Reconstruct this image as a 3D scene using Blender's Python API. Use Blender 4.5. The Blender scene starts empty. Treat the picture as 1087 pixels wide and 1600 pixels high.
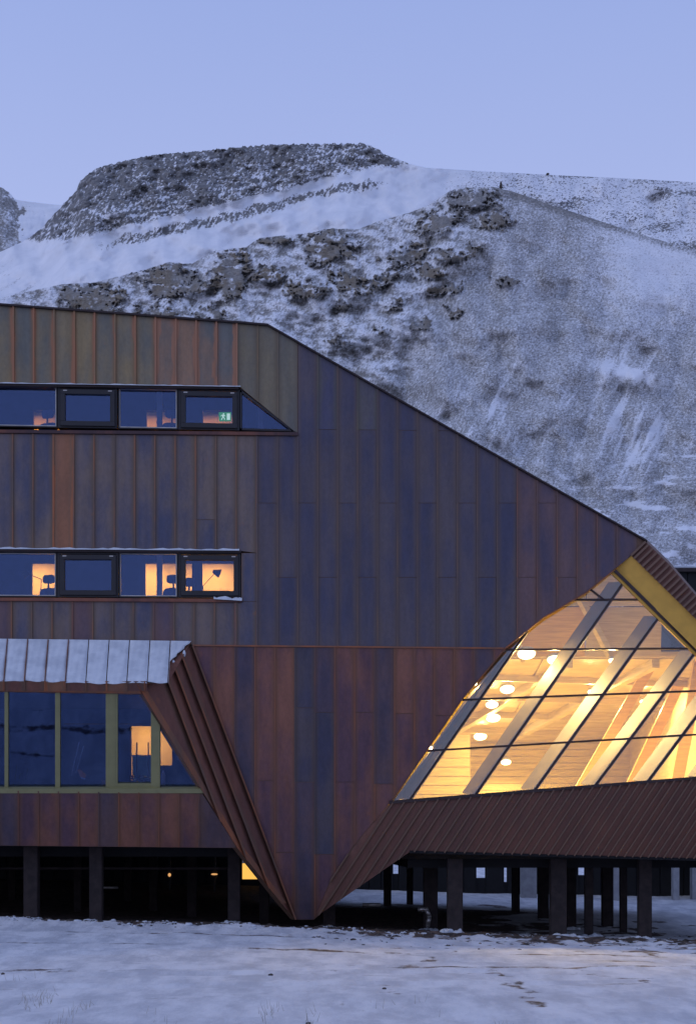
import bpy, bmesh, math, random
import numpy as np
from mathutils import Vector, Matrix

random.seed(7)
rng = np.random.default_rng(7)
sc = bpy.context.scene
C = sc.collection

# ------------------------------------------------------------------ camera
F_PX, CX, HY, CAMD, CZ = 2592.0, 543.5, 1335.0, 36.0, 1.6      # focal length, principal column, eye level row, distance, eye height
cam_d = bpy.data.cameras.new("camera"); cam = bpy.data.objects.new("camera", cam_d); C.objects.link(cam)
cam.location = (0, -CAMD, CZ); cam.rotation_euler = (math.radians(90), 0, 0)
cam_d.sensor_width = 36; cam_d.sensor_fit = 'VERTICAL'; cam_d.sensor_height = 36
cam_d.lens = F_PX / 1600 * 36
cam_d.shift_y = (HY - 800) / 1600
cam_d.clip_start = 0.5; cam_d.clip_end = 8000
sc.camera = cam

# ------------------------------------------------------------------ world: arctic dusk sky
SUN_EL, SUN_ROT = math.radians(1.5), math.radians(215)
world = bpy.data.worlds.new("World"); sc.world = world; world.use_nodes = True
nt = world.node_tree; nt.nodes.clear()
sky = nt.nodes.new('ShaderNodeTexSky'); sky.sky_type = 'NISHITA'; sky.sun_disc = False
sky.sun_elevation = SUN_EL; sky.sun_rotation = SUN_ROT; sky.altitude = 50; sky.air_density = 1.0; sky.dust_density = 0.4; sky.ozone_density = 3.0
tc = nt.nodes.new('ShaderNodeTexCoord'); sx = nt.nodes.new('ShaderNodeSeparateXYZ')
nt.links.new(tc.outputs['Generated'], sx.inputs[0])
cr = nt.nodes.new('ShaderNodeValToRGB'); nt.links.new(sx.outputs['Z'], cr.inputs[0])
els = cr.color_ramp.elements
els[0].position = 0.0; els[0].color = (0.47, 0.53, 0.85, 1)
els[1].position = 1.0; els[1].color = (0.28, 0.37, 0.72, 1)
for p, c in ((0.36, (0.425, 0.51, 0.87, 1)), (0.48, (0.335, 0.435, 0.82, 1)), (0.6, (0.295, 0.395, 0.765, 1))):
    e = els.new(p); e.color = c
mul = nt.nodes.new('ShaderNodeVectorMath'); mul.operation = 'SCALE'; mul.inputs['Scale'].default_value = 0.012
nt.links.new(sky.outputs[0], mul.inputs[0])
mul2 = nt.nodes.new('ShaderNodeVectorMath'); mul2.operation = 'SCALE'; mul2.inputs['Scale'].default_value = 0.92
nt.links.new(cr.outputs[0], mul2.inputs[0])
add = nt.nodes.new('ShaderNodeVectorMath'); add.operation = 'ADD'
nt.links.new(mul.outputs[0], add.inputs[0]); nt.links.new(mul2.outputs[0], add.inputs[1])
cn = nt.nodes.new('ShaderNodeTexNoise'); cn.inputs['Scale'].default_value = 2.2; cn.inputs['Detail'].default_value = 4
nt.links.new(tc.outputs['Generated'], cn.inputs['Vector'])
cm = nt.nodes.new('ShaderNodeMapRange'); cm.inputs['To Min'].default_value = .96; cm.inputs['To Max'].default_value = 1.05
nt.links.new(cn.outputs['Fac'], cm.inputs['Value'])
veil = nt.nodes.new('ShaderNodeVectorMath'); veil.operation = 'SCALE'
nt.links.new(add.outputs[0], veil.inputs[0]); nt.links.new(cm.outputs[0], veil.inputs['Scale'])
bg = nt.nodes.new('ShaderNodeBackground'); bg.inputs['Strength'].default_value = 1.0
nt.links.new(veil.outputs[0], bg.inputs['Color'])
wo = nt.nodes.new('ShaderNodeOutputWorld'); nt.links.new(bg.outputs[0], wo.inputs[0])

sun_d = bpy.data.lights.new("sun", 'SUN'); sun = bpy.data.objects.new("sun", sun_d); C.objects.link(sun)
sun_d.energy = 0.42; sun_d.angle = math.radians(25); sun_d.color = (0.80, 0.84, 1.0)
# faint afterglow from high left, in front of the mountain side
sun.rotation_euler = (math.radians(48), 0, math.radians(-62))

sc.view_settings.view_transform = 'Standard'; sc.view_settings.look = 'None'
sc.view_settings.exposure = 0.0; sc.view_settings.gamma = 1.0; sc.view_settings.use_curve_mapping = False
sc.render.engine = 'CYCLES'
sc.cycles.max_bounces = 8; sc.cycles.transparent_max_bounces = 16
sc.cycles.sample_clamp_indirect = 4.0

# ------------------------------------------------------------------ helpers
def tag(o, label=None, cat=None, group=None, kind=None):
    if label: o['label'] = label
    if cat: o['category'] = cat
    if group: o['group'] = group
    if kind: o['kind'] = kind
    return o

def empty(name, loc=(0, 0, 0)):
    o = bpy.data.objects.new(name, None); o.location = loc; o.empty_display_size = 0.3; C.objects.link(o); return o

def P(px, py, y=0.0):
    D = y + CAMD
    return Vector(((px - CX) * D / F_PX, y, CZ + (HY - py) * D / F_PX))

CAMV = Vector((0, -CAMD, CZ))
class Plane:
    """a flat surface of the building given by three measured points"""
    def __init__(s, a, b, c):
        s.o = P(*a); n = (P(*b) - s.o).cross(P(*c) - s.o).normalized()
        if n.y > 0: n = -n
        s.n = n
    def at(s, px, py, off=0.0):
        d = P(px, py, 0) - CAMV
        t = (s.o + s.n * off - CAMV).dot(s.n) / d.dot(s.n)
        return CAMV + d * t

def clip(poly, a, b, c):
    """keep the part of poly where a*x+b*y+c >= 0"""
    out = []
    n = len(poly)
    for i in range(n):
        p, q = poly[i], poly[(i + 1) % n]
        fp = a * p[0] + b * p[1] + c; fq = a * q[0] + b * q[1] + c
        if fp >= 0: out.append(p)
        if (fp > 0 and fq < 0) or (fp < 0 and fq > 0):
            t = fp / (fp - fq); out.append((p[0] + t * (q[0] - p[0]), p[1] + t * (q[1] - p[1])))
    return out
def line_side(p, q):
    """half plane on the right hand (screen, y down: positive = right of the upward line)"""
    a = (q[1] - p[1]); b = -(q[0] - p[0]); return a, b, -(a * p[0] + b * p[1])
def area(poly):
    return abs(sum(poly[i][0] * poly[(i + 1) % len(poly)][1] - poly[(i + 1) % len(poly)][0] * poly[i][1] for i in range(len(poly)))) / 2

class MB:
    def __init__(s): s.v = []; s.f = []; s.uv = {}; s.mi = []
    def face(s, idx, m=0): s.f.append(tuple(idx)); s.mi.append(m)
    def box(s, lo, hi, m=0):
        b = len(s.v)
        for z in (lo[2], hi[2]):
            for y in (lo[1], hi[1]):
                for x in (lo[0], hi[0]): s.v.append(Vector((x, y, z)))
        for q in ((0, 2, 3, 1), (4, 5, 7, 6), (0, 1, 5, 4), (2, 6, 7, 3), (0, 4, 6, 2), (1, 3, 7, 5)):
            s.face([b + i for i in q], m)
        return s
    def prism(s, pts, vec, m=0):
        """extrude polygon pts (3D) along vec"""
        b = len(s.v); n = len(pts); vec = Vector(vec)
        s.v += [Vector(p) for p in pts] + [Vector(p) + vec for p in pts]
        s.face(range(b, b + n), m); s.face(range(b + 2 * n - 1, b + n - 1, -1), m)
        for i in range(n):
            j = (i + 1) % n; s.face((b + j, b + i, b + n + i, b + n + j), m)
        return s
    def tube(s, a, b_, r, n=8, r2=None, m=0):
        a = Vector(a); b_ = Vector(b_); d = (b_ - a).normalized(); r2 = r if r2 is None else r2
        u = d.orthogonal().normalized(); w = d.cross(u); k = len(s.v)
        for c, rr in ((a, r), (b_, r2)):
            for i in range(n):
                t = 2 * math.pi * i / n; s.v.append(c + u * math.cos(t) * rr + w * math.sin(t) * rr)
        s.face([k + i for i in range(n)][::-1], m); s.face([k + n + i for i in range(n)], m)
        for i in range(n):
            j = (i + 1) % n; s.face((k + i, k + j, k + n + j, k + n + i), m)
        return s
    def ball(s, c, r, seg=8, rings=6, jit=0.0, m=0):
        c = Vector(c); r = r if hasattr(r, '__len__') else (r, r, r); k = len(s.v)
        for i in range(rings + 1):
            th = math.pi * i / rings
            for j in range(seg):
                ph = 2 * math.pi * j / seg; q = 1 + (random.random() - .5) * jit
                s.v.append(c + Vector((r[0] * math.sin(th) * math.cos(ph) * q, r[1] * math.sin(th) * math.sin(ph) * q, r[2] * math.cos(th) * q)))
        for i in range(rings):
            for j in range(seg):
                a = k + i * seg + j; b = k + i * seg + (j + 1) % seg
                s.face((a, a + seg, b + seg, b), m)
        return s
    def build(s, name, mats, parent=None, smooth=False, bevel=0, fix=True):
        me = bpy.data.meshes.new(name); me.from_pydata([tuple(v) for v in s.v], [], s.f)
        if not isinstance(mats, (list, tuple)): mats = [mats]
        for mm in mats: me.materials.append(mm)
        if len(mats) > 1: me.polygons.foreach_set('material_index', s.mi)
        if s.uv:
            ul = me.uv_layers.new(name='UVMap')
            for l in me.loops: ul.data[l.index].uv = s.uv.get(l.vertex_index, (0.5, 0))
        if fix:
            bm = bmesh.new(); bm.from_mesh(me)
            if bevel: bmesh.ops.bevel(bm, geom=bm.edges[:], offset=bevel, segments=2, affect='EDGES')
            bmesh.ops.recalc_face_normals(bm, faces=bm.faces[:]); bm.to_mesh(me); bm.free()
        if smooth: me.polygons.foreach_set('use_smooth', [True] * len(me.polygons))
        me.update()
        o = bpy.data.objects.new(name, me); C.objects.link(o)
        if parent: o.parent = parent; o.matrix_parent_inverse = Matrix.Translation(-parent.location)
        return o

# ------------------------------------------------------------------ materials
def newmat(name):
    m = bpy.data.materials.new(name); m.use_nodes = True; t = m.node_tree
    b = t.nodes['Principled BSDF']; return m, t, b
def N(t, kind, **kw):
    n = t.nodes.new(kind)
    for k, v in kw.items(): setattr(n, k, v)
    return n
def noise(t, vec, scale, detail=4, rough=.55, mapscale=None):
    if mapscale:
        mp = N(t, 'ShaderNodeMapping'); mp.inputs['Scale'].default_value = mapscale; t.links.new(vec, mp.inputs[0]); vec = mp.outputs[0]
    n = N(t, 'ShaderNodeTexNoise'); n.inputs['Scale'].default_value = scale; n.inputs['Detail'].default_value = detail
    n.inputs['Roughness'].default_value = rough; t.links.new(vec, n.inputs['Vector']); return n.outputs['Fac']
def maprange(t, v, a, b, c=0., d=1., smooth=True):
    n = N(t, 'ShaderNodeMapRange'); n.interpolation_type = 'SMOOTHSTEP' if smooth else 'LINEAR'
    n.inputs['From Min'].default_value = a; n.inputs['From Max'].default_value = b
    n.inputs['To Min'].default_value = c; n.inputs['To Max'].default_value = d
    t.links.new(v, n.inputs['Value']); return n.outputs['Result']
def mathn(t, op, a, b=None):
    n = N(t, 'ShaderNodeMath', operation=op)
    for i, v in enumerate((a, b)):
        if v is None: continue
        if isinstance(v, (int, float)): n.inputs[i].default_value = v
        else: t.links.new(v, n.inputs[i])
    return n.outputs[0]
def mix(t, f, a, b):
    n = N(t, 'ShaderNodeMix', data_type='RGBA')
    if isinstance(f, (int, float)): n.inputs[0].default_value = f
    else: t.links.new(f, n.inputs[0])
    for i, v in ((6, a), (7, b)):
        if isinstance(v, tuple): n.inputs[i].default_value = (*v[:3], 1)
        else: t.links.new(v, n.inputs[i])
    return n.outputs[2]
def bump(t, b, h, strength, dist):
    n = N(t, 'ShaderNodeBump'); n.inputs['Strength'].default_value = strength; n.inputs['Distance'].default_value = dist
    t.links.new(h, n.inputs['Height']); t.links.new(n.outputs[0], b.inputs['Normal'])
def pos(t): return N(t, 'ShaderNodeNewGeometry').outputs['Position']

def simple(name, col, rough=.6, metal=0., var=.15, scale=4., emit=None, es=0.):
    m, t, b = newmat(name); p = pos(t)
    n = noise(t, p, scale, 5)
    c = mix(t, maprange(t, n, .3, .7), tuple(x * (1 - var) for x in col), tuple(min(1, x * (1 + var)) for x in col))
    t.links.new(c, b.inputs['Base Color']); b.inputs['Roughness'].default_value = rough; b.inputs['Metallic'].default_value = metal
    if emit: b.inputs['Emission Color'].default_value = (*emit, 1); b.inputs['Emission Strength'].default_value = es
    return m

def copper(name, c1, c2, streak, streakcol=(0.42, 0.145, 0.06), rough=.42, metal=.55, spots=.5, jitter=.35, film=.5, filmcol=(.15, .11, .07)):
    """aged copper sheet: brown and dark oxide patches, uneven sheen mottled into the colour, brighter copper worn along the seams"""
    m, t, b = newmat(name); p = pos(t)
    uv = N(t, 'ShaderNodeUVMap').outputs[0]; s = N(t, 'ShaderNodeSeparateXYZ'); t.links.new(uv, s.inputs[0])
    oi = N(t, 'ShaderNodeObjectInfo').outputs['Random']
    sh = N(t, 'ShaderNodeVectorMath', operation='ADD'); t.links.new(p, sh.inputs[0])
    cmb = N(t, 'ShaderNodeCombineXYZ'); t.links.new(mathn(t, 'MULTIPLY', oi, 40.), cmb.inputs[1]); t.links.new(cmb.outputs[0], sh.inputs[1])
    q = sh.outputs[0]
    patches = mathn(t, 'ADD', mathn(t, 'MULTIPLY', noise(t, q, 1.2, 5, .6, (1.5, 1.5, .4)), .38), mathn(t, 'MULTIPLY', noise(t, p, .55, 5, .62, (1., 1., .7)), .62))  # broad mottling also carries the sheen of the sheets as colour
    fac = mathn(t, 'ADD', maprange(t, patches, .38, .62), mathn(t, 'MULTIPLY', mathn(t, 'SUBTRACT', oi, .5), jitter * 2))
    n = N(t, 'ShaderNodeClamp'); t.links.new(fac, n.inputs[0])
    col = mix(t, n.outputs[0], c1, c2)
    fine = noise(t, q, 16., 5, .7, (1., 1., .6))
    col2 = N(t, 'ShaderNodeMix', data_type='RGBA', blend_type='MULTIPLY'); col2.inputs[0].default_value = .6
    t.links.new(col, col2.inputs[6])
    run = noise(t, q, 6., 3, .5, (1., 1., .10))
    fine0 = fine; fine = mathn(t, 'ADD', mathn(t, 'MULTIPLY', fine, .45), mathn(t, 'ADD', mathn(t, 'MULTIPLY', run, .40), mathn(t, 'MULTIPLY', noise(t, p, .9, 3, .5), .15)))
    g = N(t, 'ShaderNodeCombineColor'); fr = maprange(t, fine, .33, .67, .92, 1.6)
    for i in range(3): t.links.new(fr, g.inputs[i])
    t.links.new(g.outputs[0], col2.inputs[7]); col = col2.outputs[2]
    # olive film creeping in from the seams, then a worn bright line on the seam itself
    u = s.outputs[0]; e = mathn(t, 'MINIMUM', u, mathn(t, 'SUBTRACT', 1., u))
    wob = noise(t, q, 1.6, 5, .6, (1.2, 1.2, .5))
    wide = mathn(t, 'MULTIPLY', maprange(t, mathn(t, 'SUBTRACT', e, mathn(t, 'MULTIPLY', wob, .3)), -.12, .14, 1., 0.), film)
    col = mix(t, wide, col, filmcol)
    lim = mathn(t, 'MULTIPLY', maprange(t, wob, .3, .72), streak)
    ed = N(t, 'ShaderNodeClamp'); t.links.new(mathn(t, 'DIVIDE', mathn(t, 'SUBTRACT', lim, e), .07), ed.inputs[0])
    sp = maprange(t, noise(t, p, 1.1, 6, .62), .66, .74, 0., spots)
    sp = mathn(t, 'ADD', sp, maprange(t, noise(t, p, 3.7, 3, .5, (1., 1., .7)), .69, .76, 0., spots * .8))
    ed2 = N(t, 'ShaderNodeClamp'); t.links.new(mathn(t, 'ADD', mathn(t, 'MULTIPLY', ed.outputs[0], .8), sp), ed2.inputs[0])
    col = mix(t, ed2.outputs[0], col, streakcol)
    t.links.new(col, b.inputs['Base Color'])
    t.links.new(maprange(t, fine, .3, .7, rough - .06, rough + .12), b.inputs['Roughness'])
    b.inputs['Metallic'].default_value = metal
    can = noise(t, q, 2.2, 2, .5, (1., 1., .5))
    bump(t, b, mathn(t, 'ADD', can, mathn(t, 'MULTIPLY', fine, .03)), .6, .03)
    return m

M = {}
M['parapet'] = copper('copper_olive', (0.130, 0.125, 0.105), (0.24, 0.175, 0.09), .19, (0.38, 0.165, 0.085), spots=.5, film=.6, filmcol=(.27, .15, .07))
M['parapet_worn'] = copper('copper_olive_worn', (0.130, 0.125, 0.110), (0.26, 0.155, 0.095), .34, (0.38, 0.18, 0.10), spots=.8, film=.6, filmcol=(.28, .15, .09))
M['parapet2'] = copper('copper_olive_right', (0.13, 0.12, 0.10), (0.18, 0.145, 0.09), .06, (0.30, 0.17, 0.08), spots=.2, film=.5)
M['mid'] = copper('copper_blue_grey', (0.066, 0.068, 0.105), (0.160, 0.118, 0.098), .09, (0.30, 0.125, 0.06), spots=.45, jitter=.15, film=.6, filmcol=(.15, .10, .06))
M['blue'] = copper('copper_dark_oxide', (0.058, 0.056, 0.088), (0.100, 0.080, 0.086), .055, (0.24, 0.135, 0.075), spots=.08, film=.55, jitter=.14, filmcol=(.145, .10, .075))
M['purple'] = copper('copper_purple', (0.074, 0.060, 0.086), (0.140, 0.084, 0.080), .06, (0.32, 0.11, 0.05), spots=.25, jitter=.12, film=.5, filmcol=(.18, .10, .065))
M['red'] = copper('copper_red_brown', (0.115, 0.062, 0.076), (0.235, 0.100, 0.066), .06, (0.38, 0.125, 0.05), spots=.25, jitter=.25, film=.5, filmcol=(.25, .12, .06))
M['facet'] = copper('copper_facet', (0.135, 0.062, 0.048), (0.20, 0.082, 0.055), .09, (0.36, 0.12, 0.05), spots=.3, rough=.5)
M['band'] = copper('copper_band', (0.155, 0.075, 0.056), (0.195, 0.088, 0.060), .03, (0.24, 0.11, 0.06), spots=.0, rough=.5, jitter=.1)
M['sill'] = copper('copper_sill', (0.06, 0.035, 0.035), (0.20, 0.075, 0.045), .0, spots=.8, film=0.)
M['core'] = simple('wall_lining', (0.17, 0.095, 0.06), .7)
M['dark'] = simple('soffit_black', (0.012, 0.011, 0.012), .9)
M['coping'] = simple('coping_metal', (0.035, 0.022, 0.020), .5, .4)
M['frame'] = simple('window_frame_black', (0.014, 0.012, 0.014), .45)
M['olive'] = simple('olive_paint', (0.27, 0.25, 0.11), .5, var=.06)
M['mull'] = simple('glazing_bar', (0.045, 0.028, 0.026), .4, .4)
M['fin'] = simple('pale_timber', (0.20, 0.165, 0.11), .55, var=.1)
M['ochre'] = simple('ochre_board', (0.66, 0.36, 0.05), .6, var=.07)
M['wall_sky_tint'] = simple('room_wall', (0.045, 0.06, 0.12), .8)  # blue of the sky mirrored in the panes is put into this colour
M['warmwall'] = simple('corridor_wall', (0.62, 0.50, 0.36), .8, var=.05)
M['teal'] = simple('teal_cabinet', (0.20, 0.42, 0.36), .6)
M['chair'] = simple('chair_fabric', (0.035, 0.05, 0.10), .8)
M['black'] = simple('black_metal', (0.02, 0.02, 0.022), .4, .3)
M['post'] = simple('room_post', (0.55, 0.58, 0.62), .6)
M['pile'] = simple('pile_timber', (0.030, 0.020, 0.018), .85, var=.35, scale=6)
M['concrete'] = simple('concrete', (0.33, 0.33, 0.34), .85)
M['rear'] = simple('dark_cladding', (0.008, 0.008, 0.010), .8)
M['pipe'] = simple('galvanised', (0.45, 0.42, 0.38), .35, .7)
M['stone'] = simple('stone', (0.065, 0.052, 0.045), .95, var=.4, scale=3)

def board_mat(name, col, scale=3.2, axis=(0, 0, 1)):
    m, t, b = newmat(name); p = pos(t)
    g = noise(t, p, 3., 6, .6, (.6, .6, 9.))
    c = mix(t, maprange(t, g, .3, .7), tuple(x * .82 for x in col), tuple(min(1, x * 1.12) for x in col))
    t.links.new(c, b.inputs['Base Color']); b.inputs['Roughness'].default_value = .5
    return m
M['ply'] = board_mat('plywood', (0.56, 0.46, 0.24))
M['pine'] = board_mat('pine_boards', (0.66, 0.56, 0.26))
M['ochre_strut'] = board_mat('ochre_strut', (.62, .40, .07))
M['beam'] = board_mat('pale_beam', (0.62, 0.53, 0.32))

def glass(name, refl, tint=(.9, .95, 1.), rough=.01, rtint=(1, 1, 1)):
    m = bpy.data.materials.new(name); m.use_nodes = True; t = m.node_tree; t.nodes.clear()
    o = N(t, 'ShaderNodeOutputMaterial'); tr = N(t, 'ShaderNodeBsdfTransparent'); tr.inputs[0].default_value = (*tint, 1)
    gl = N(t, 'ShaderNodeBsdfGlossy'); gl.inputs['Roughness'].default_value = rough; gl.inputs['Color'].default_value = (*rtint, 1)
    lw = N(t, 'ShaderNodeFresnel'); lw.inputs['IOR'].default_value = 1.5
    f = mathn(t, 'ADD', mathn(t, 'MULTIPLY', lw.outputs[0], 1.2), refl)
    nn = noise(t, pos(t), .55, 3); bp = N(t, 'ShaderNodeBump'); bp.inputs['Strength'].default_value = .15; bp.inputs['Distance'].default_value = .02
    t.links.new(nn, bp.inputs['Height']); t.links.new(bp.outputs[0], gl.inputs['Normal'])
    mx = N(t, 'ShaderNodeMixShader'); t.links.new(f, mx.inputs[0]); t.links.new(tr.outputs[0], mx.inputs[1]); t.links.new(gl.outputs[0], mx.inputs[2])
    t.links.new(mx.outputs[0], o.inputs[0]); return m
M['glass'] = glass('window_glass', .045, (.80, .84, .95), rtint=(.42, .58, 1.))
M['bayglass'] = glass('hall_glass', .05, (.93, .93, .93))

def emis(name, col, st):
    m = bpy.data.materials.new(name); m.use_nodes = True; t = m.node_tree; t.nodes.clear()
    o = N(t, 'ShaderNodeOutputMaterial'); e = N(t, 'ShaderNodeEmission'); e.inputs[0].default_value = (*col, 1); e.inputs[1].default_value = st
    t.links.new(e.outputs[0], o.inputs[0]); return m
M['lamp'] = emis('lamp_glow', (1., .72, .36), 9.)
M['lampdim'] = emis('lamp_dim', (1., .50, .18), .8)
M['exitgreen'] = emis('sign_green', (.12, .62, .12), .5)
M['exitwhite'] = emis('sign_white', (.75, 1., .70), 1.0)
M['litwin'] = emis('lit_window', (1., .52, .10), 1.1)

def snow_mat():
    m, t, b = newmat('roof_snow'); p = pos(t)
    n = noise(t, p, 3., 6)
    c = mix(t, maprange(t, n, .3, .7), (.50, .53, .57), (.66, .69, .72))
    t.links.new(c, b.inputs['Base Color']); b.inputs['Roughness'].default_value = .7
    bump(t, b, noise(t, p, 9., 6, .6), .4, .03); return m
M['snow'] = snow_mat()

# ------------------------------------------------------------------ numpy noise
_G = rng.random((256, 256)) * 2 * math.pi
def perlin(x, y):
    xi = np.floor(x).astype(int); yi = np.floor(y).astype(int); xf = x - xi; yf = y - yi
    def g(ix, iy, dx, dy):
        a = _G[ix & 255, iy & 255]; return np.cos(a) * dx + np.sin(a) * dy
    u = xf * xf * xf * (xf * (xf * 6 - 15) + 10); v = yf * yf * yf * (yf * (yf * 6 - 15) + 10)
    a = g(xi, yi, xf, yf) * (1 - u) + g(xi + 1, yi, xf - 1, yf) * u
    b = g(xi, yi + 1, xf, yf - 1) * (1 - u) + g(xi + 1, yi + 1, xf - 1, yf - 1) * u
    return (a * (1 - v) + b * v) * 1.5
def fbm(x, y, oct=5, gain=.5):
    s = 0; a = 1.; t = 0
    for i in range(oct):
        s = s + a * perlin(x * 2 ** i + 17.3 * i, y * 2 ** i + 9.1 * i); t += a; a *= gain
    return s / t
def sstep(a, b, x):
    t = np.clip((x - a) / (b - a), 0, 1); return t * t * (3 - 2 * t)

def grid_object(name, X, Y, Z, mat, attrs=None):
    nr, ncol = X.shape
    co = np.stack([X, Y, Z], -1).reshape(-1, 3).astype(np.float32)
    idx = np.arange(nr * ncol).reshape(nr, ncol)
    q = np.stack([idx[:-1, :-1], idx[:-1, 1:], idx[1:, 1:], idx[1:, :-1]], -1).reshape(-1, 4)
    me = bpy.data.meshes.new(name); me.vertices.add(len(co)); me.vertices.foreach_set('co', co.ravel())
    me.loops.add(q.size); me.loops.foreach_set('vertex_index', q.ravel().astype(np.int32))
    me.polygons.add(len(q)); me.polygons.foreach_set('loop_start', np.arange(0, q.size, 4, dtype=np.int32))
    me.polygons.foreach_set('use_smooth', np.ones(len(q), bool))
    me.update(calc_edges=True)
    for k, v in (attrs or {}).items():
        a = me.attributes.new(k, 'FLOAT', 'POINT'); a.data.foreach_set('value', v.ravel().astype(np.float32))
    me.materials.append(mat)
    o = bpy.data.objects.new(name, me); C.objects.link(o); return o

# ------------------------------------------------------------------ ground
def ground_z(x, y):
    x = np.asarray(x, float); y = np.asarray(y, float)
    z = -0.02 - 0.030 * np.clip(x, -12, 9) * sstep(-14, -1, y) - .05
    z = z + 0.16 * sstep(-1.6, -0.9, -np.abs(y + 1.1) ) * 0
    z = z + sstep(4, 24, y) * .42 + sstep(30, 120, y) * 4.5
    z = z + .10 * fbm(x * .16 + 3, y * .16, 4) + .035 * fbm(x * .9, y * .9, 4) * sstep(-30, -4, y)
    # low ploughed bank along the front of the piles
    bank = np.exp(-((y + 1.0 + .35 * fbm(x * .35, x * 0 + 2.2, 3)) / .75) ** 2)
    z = z + bank * (.05 + .10 * np.clip(fbm(x * 1.4, y * 1.4 + 7, 4) + .3, 0, 1)) * sstep(3, -1, x)
    rough = np.exp(-((y + .6) / 2.6) ** 2)
    z = z + .022 * fbm(x * .7 + 2, y * 2.2, 5, .6) * sstep(-40, -20, y)
    for yc, a_, w_ in ((-7.2, .22, .16), (-9.0, .22, .16), (-12.6, .5, .18), (-14.3, .5, .18)):
        yl = yc + .05 * x * a_ * 4 + .5 * np.sin(x * .21 + yc) 
        z = z - .035 * np.exp(-((y - yl) / w_) ** 2) * (.6 + .6 * fbm(x * .8, y * .8 + yc, 3)) + .015 * np.exp(-((y - yl - .3) / .12) ** 2)
    rough = rough + np.exp(-((y + 1.2) / 3.2) ** 2) * sstep(-1.5, 1.5, x) * .9
    z = z + rough * .085 * fbm(x * 1.7 + 9, y * 1.5, 6, .62) + .012 * fbm(x * 3.1, y * 5.3, 4, .6) * sstep(-26, -20, y)
    return z
gx = np.concatenate([-np.geomspace(900, 16, 40), np.arange(-15.9, 16, .11), np.geomspace(16.1, 900, 40)])
gy = np.concatenate([-np.geomspace(600, 25, 30) , np.arange(-24.9, -6, .12), np.arange(-6, 6, .07), np.arange(6, 30, .25), np.geomspace(30.3, 210, 60)])
GX, GY = np.meshgrid(gx, gy)
GZ = ground_z(GX, GY)
n1 = fbm(GX * .5, GY * .5, 5); n2 = fbm(GX * 1.7 + 5, GY * 1.7, 5, .6)
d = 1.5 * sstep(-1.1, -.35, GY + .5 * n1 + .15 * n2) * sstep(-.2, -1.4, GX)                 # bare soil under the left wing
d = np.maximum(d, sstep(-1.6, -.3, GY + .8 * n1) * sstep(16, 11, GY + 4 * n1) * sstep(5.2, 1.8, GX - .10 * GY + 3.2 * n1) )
n3 = fbm(GX * .9 + 15, GY * .75, 6, .65)
d = np.maximum(d, sstep(-.25, .22, n3 + .2 * n1) * np.exp(-((GY + .8) / 2.6) ** 2) * sstep(-1.4, .4, GX) * 1.15)
d = np.maximum(d, .9 * sstep(-.05, .3, n3 + .2 * n1) * sstep(1, 3, GY) * sstep(12, 7, GY) * sstep(3, 5, GX))
d = np.maximum(d, .68 * sstep(-.05, .4, fbm(GX * .25 + 9, GY * 1.1, 5, .62)) * sstep(-9, -2, GY) * sstep(2, -1.0, GY) * sstep(-3, 3, GX))
for yc, a_, w_ in ((-7.2, .22, .16), (-9.0, .22, .16), (-12.6, .5, .18), (-14.3, .5, .18)):
    yl = yc + .05 * GX * a_ * 4 + .5 * np.sin(GX * .21 + yc)
    d = np.maximum(d, .50 * np.exp(-((GY - yl) / (w_ * 1.3)) ** 2) * sstep(-.15, .45, fbm(GX * .45 + yc, GY * .8, 4)))  # ruts darkened in colour too, for shade their relief hardly shows
d = np.maximum(d, .50 * sstep(.10, .5, fbm(GX * 1.1 + 30, GY * 2.2 + 11, 5, .65)) * sstep(-22, -14, GY) * sstep(0, -1., GY))
d = np.maximum(d, .60 * sstep(-.02, .40, fbm(GX * .12 + 1.7, GY * 1.0 + 4, 6, .65)) * sstep(-26, -12, GY) * sstep(0, -1.0, GY))
def ground_mat():
    m, t, b = newmat('snow_and_frozen_soil'); p = pos(t)
    a = N(t, 'ShaderNodeAttribute'); a.attribute_name = 'dirt_and_shade'
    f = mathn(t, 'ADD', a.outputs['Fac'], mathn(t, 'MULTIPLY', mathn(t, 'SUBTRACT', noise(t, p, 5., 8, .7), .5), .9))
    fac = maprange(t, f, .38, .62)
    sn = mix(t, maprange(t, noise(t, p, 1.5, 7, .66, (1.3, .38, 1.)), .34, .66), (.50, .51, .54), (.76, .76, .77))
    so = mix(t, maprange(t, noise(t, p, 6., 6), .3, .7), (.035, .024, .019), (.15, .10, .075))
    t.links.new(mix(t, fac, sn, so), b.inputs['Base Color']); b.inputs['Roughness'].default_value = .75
    h = mathn(t, 'ADD', noise(t, p, 2.2, 8, .65, (1.2, .5, 1.)), mathn(t, 'MULTIPLY', noise(t, p, 14., 6, .7), .4))
    bump(t, b, h, .7, .12); return m
d = np.maximum(d, (.36 + .24 * sstep(-2, 2, GX)) * sstep(.05, .40, fbm(GX * 1.2 + 7, GY * .42, 6, .68)) * sstep(-24, -18, GY) * sstep(0, -1., GY))
g = grid_object('ground', GX, GY, GZ, ground_mat(), {'dirt_and_shade': d}); tag(g, 'snow covered ground with bare frozen soil under the building', kind='structure')

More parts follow.
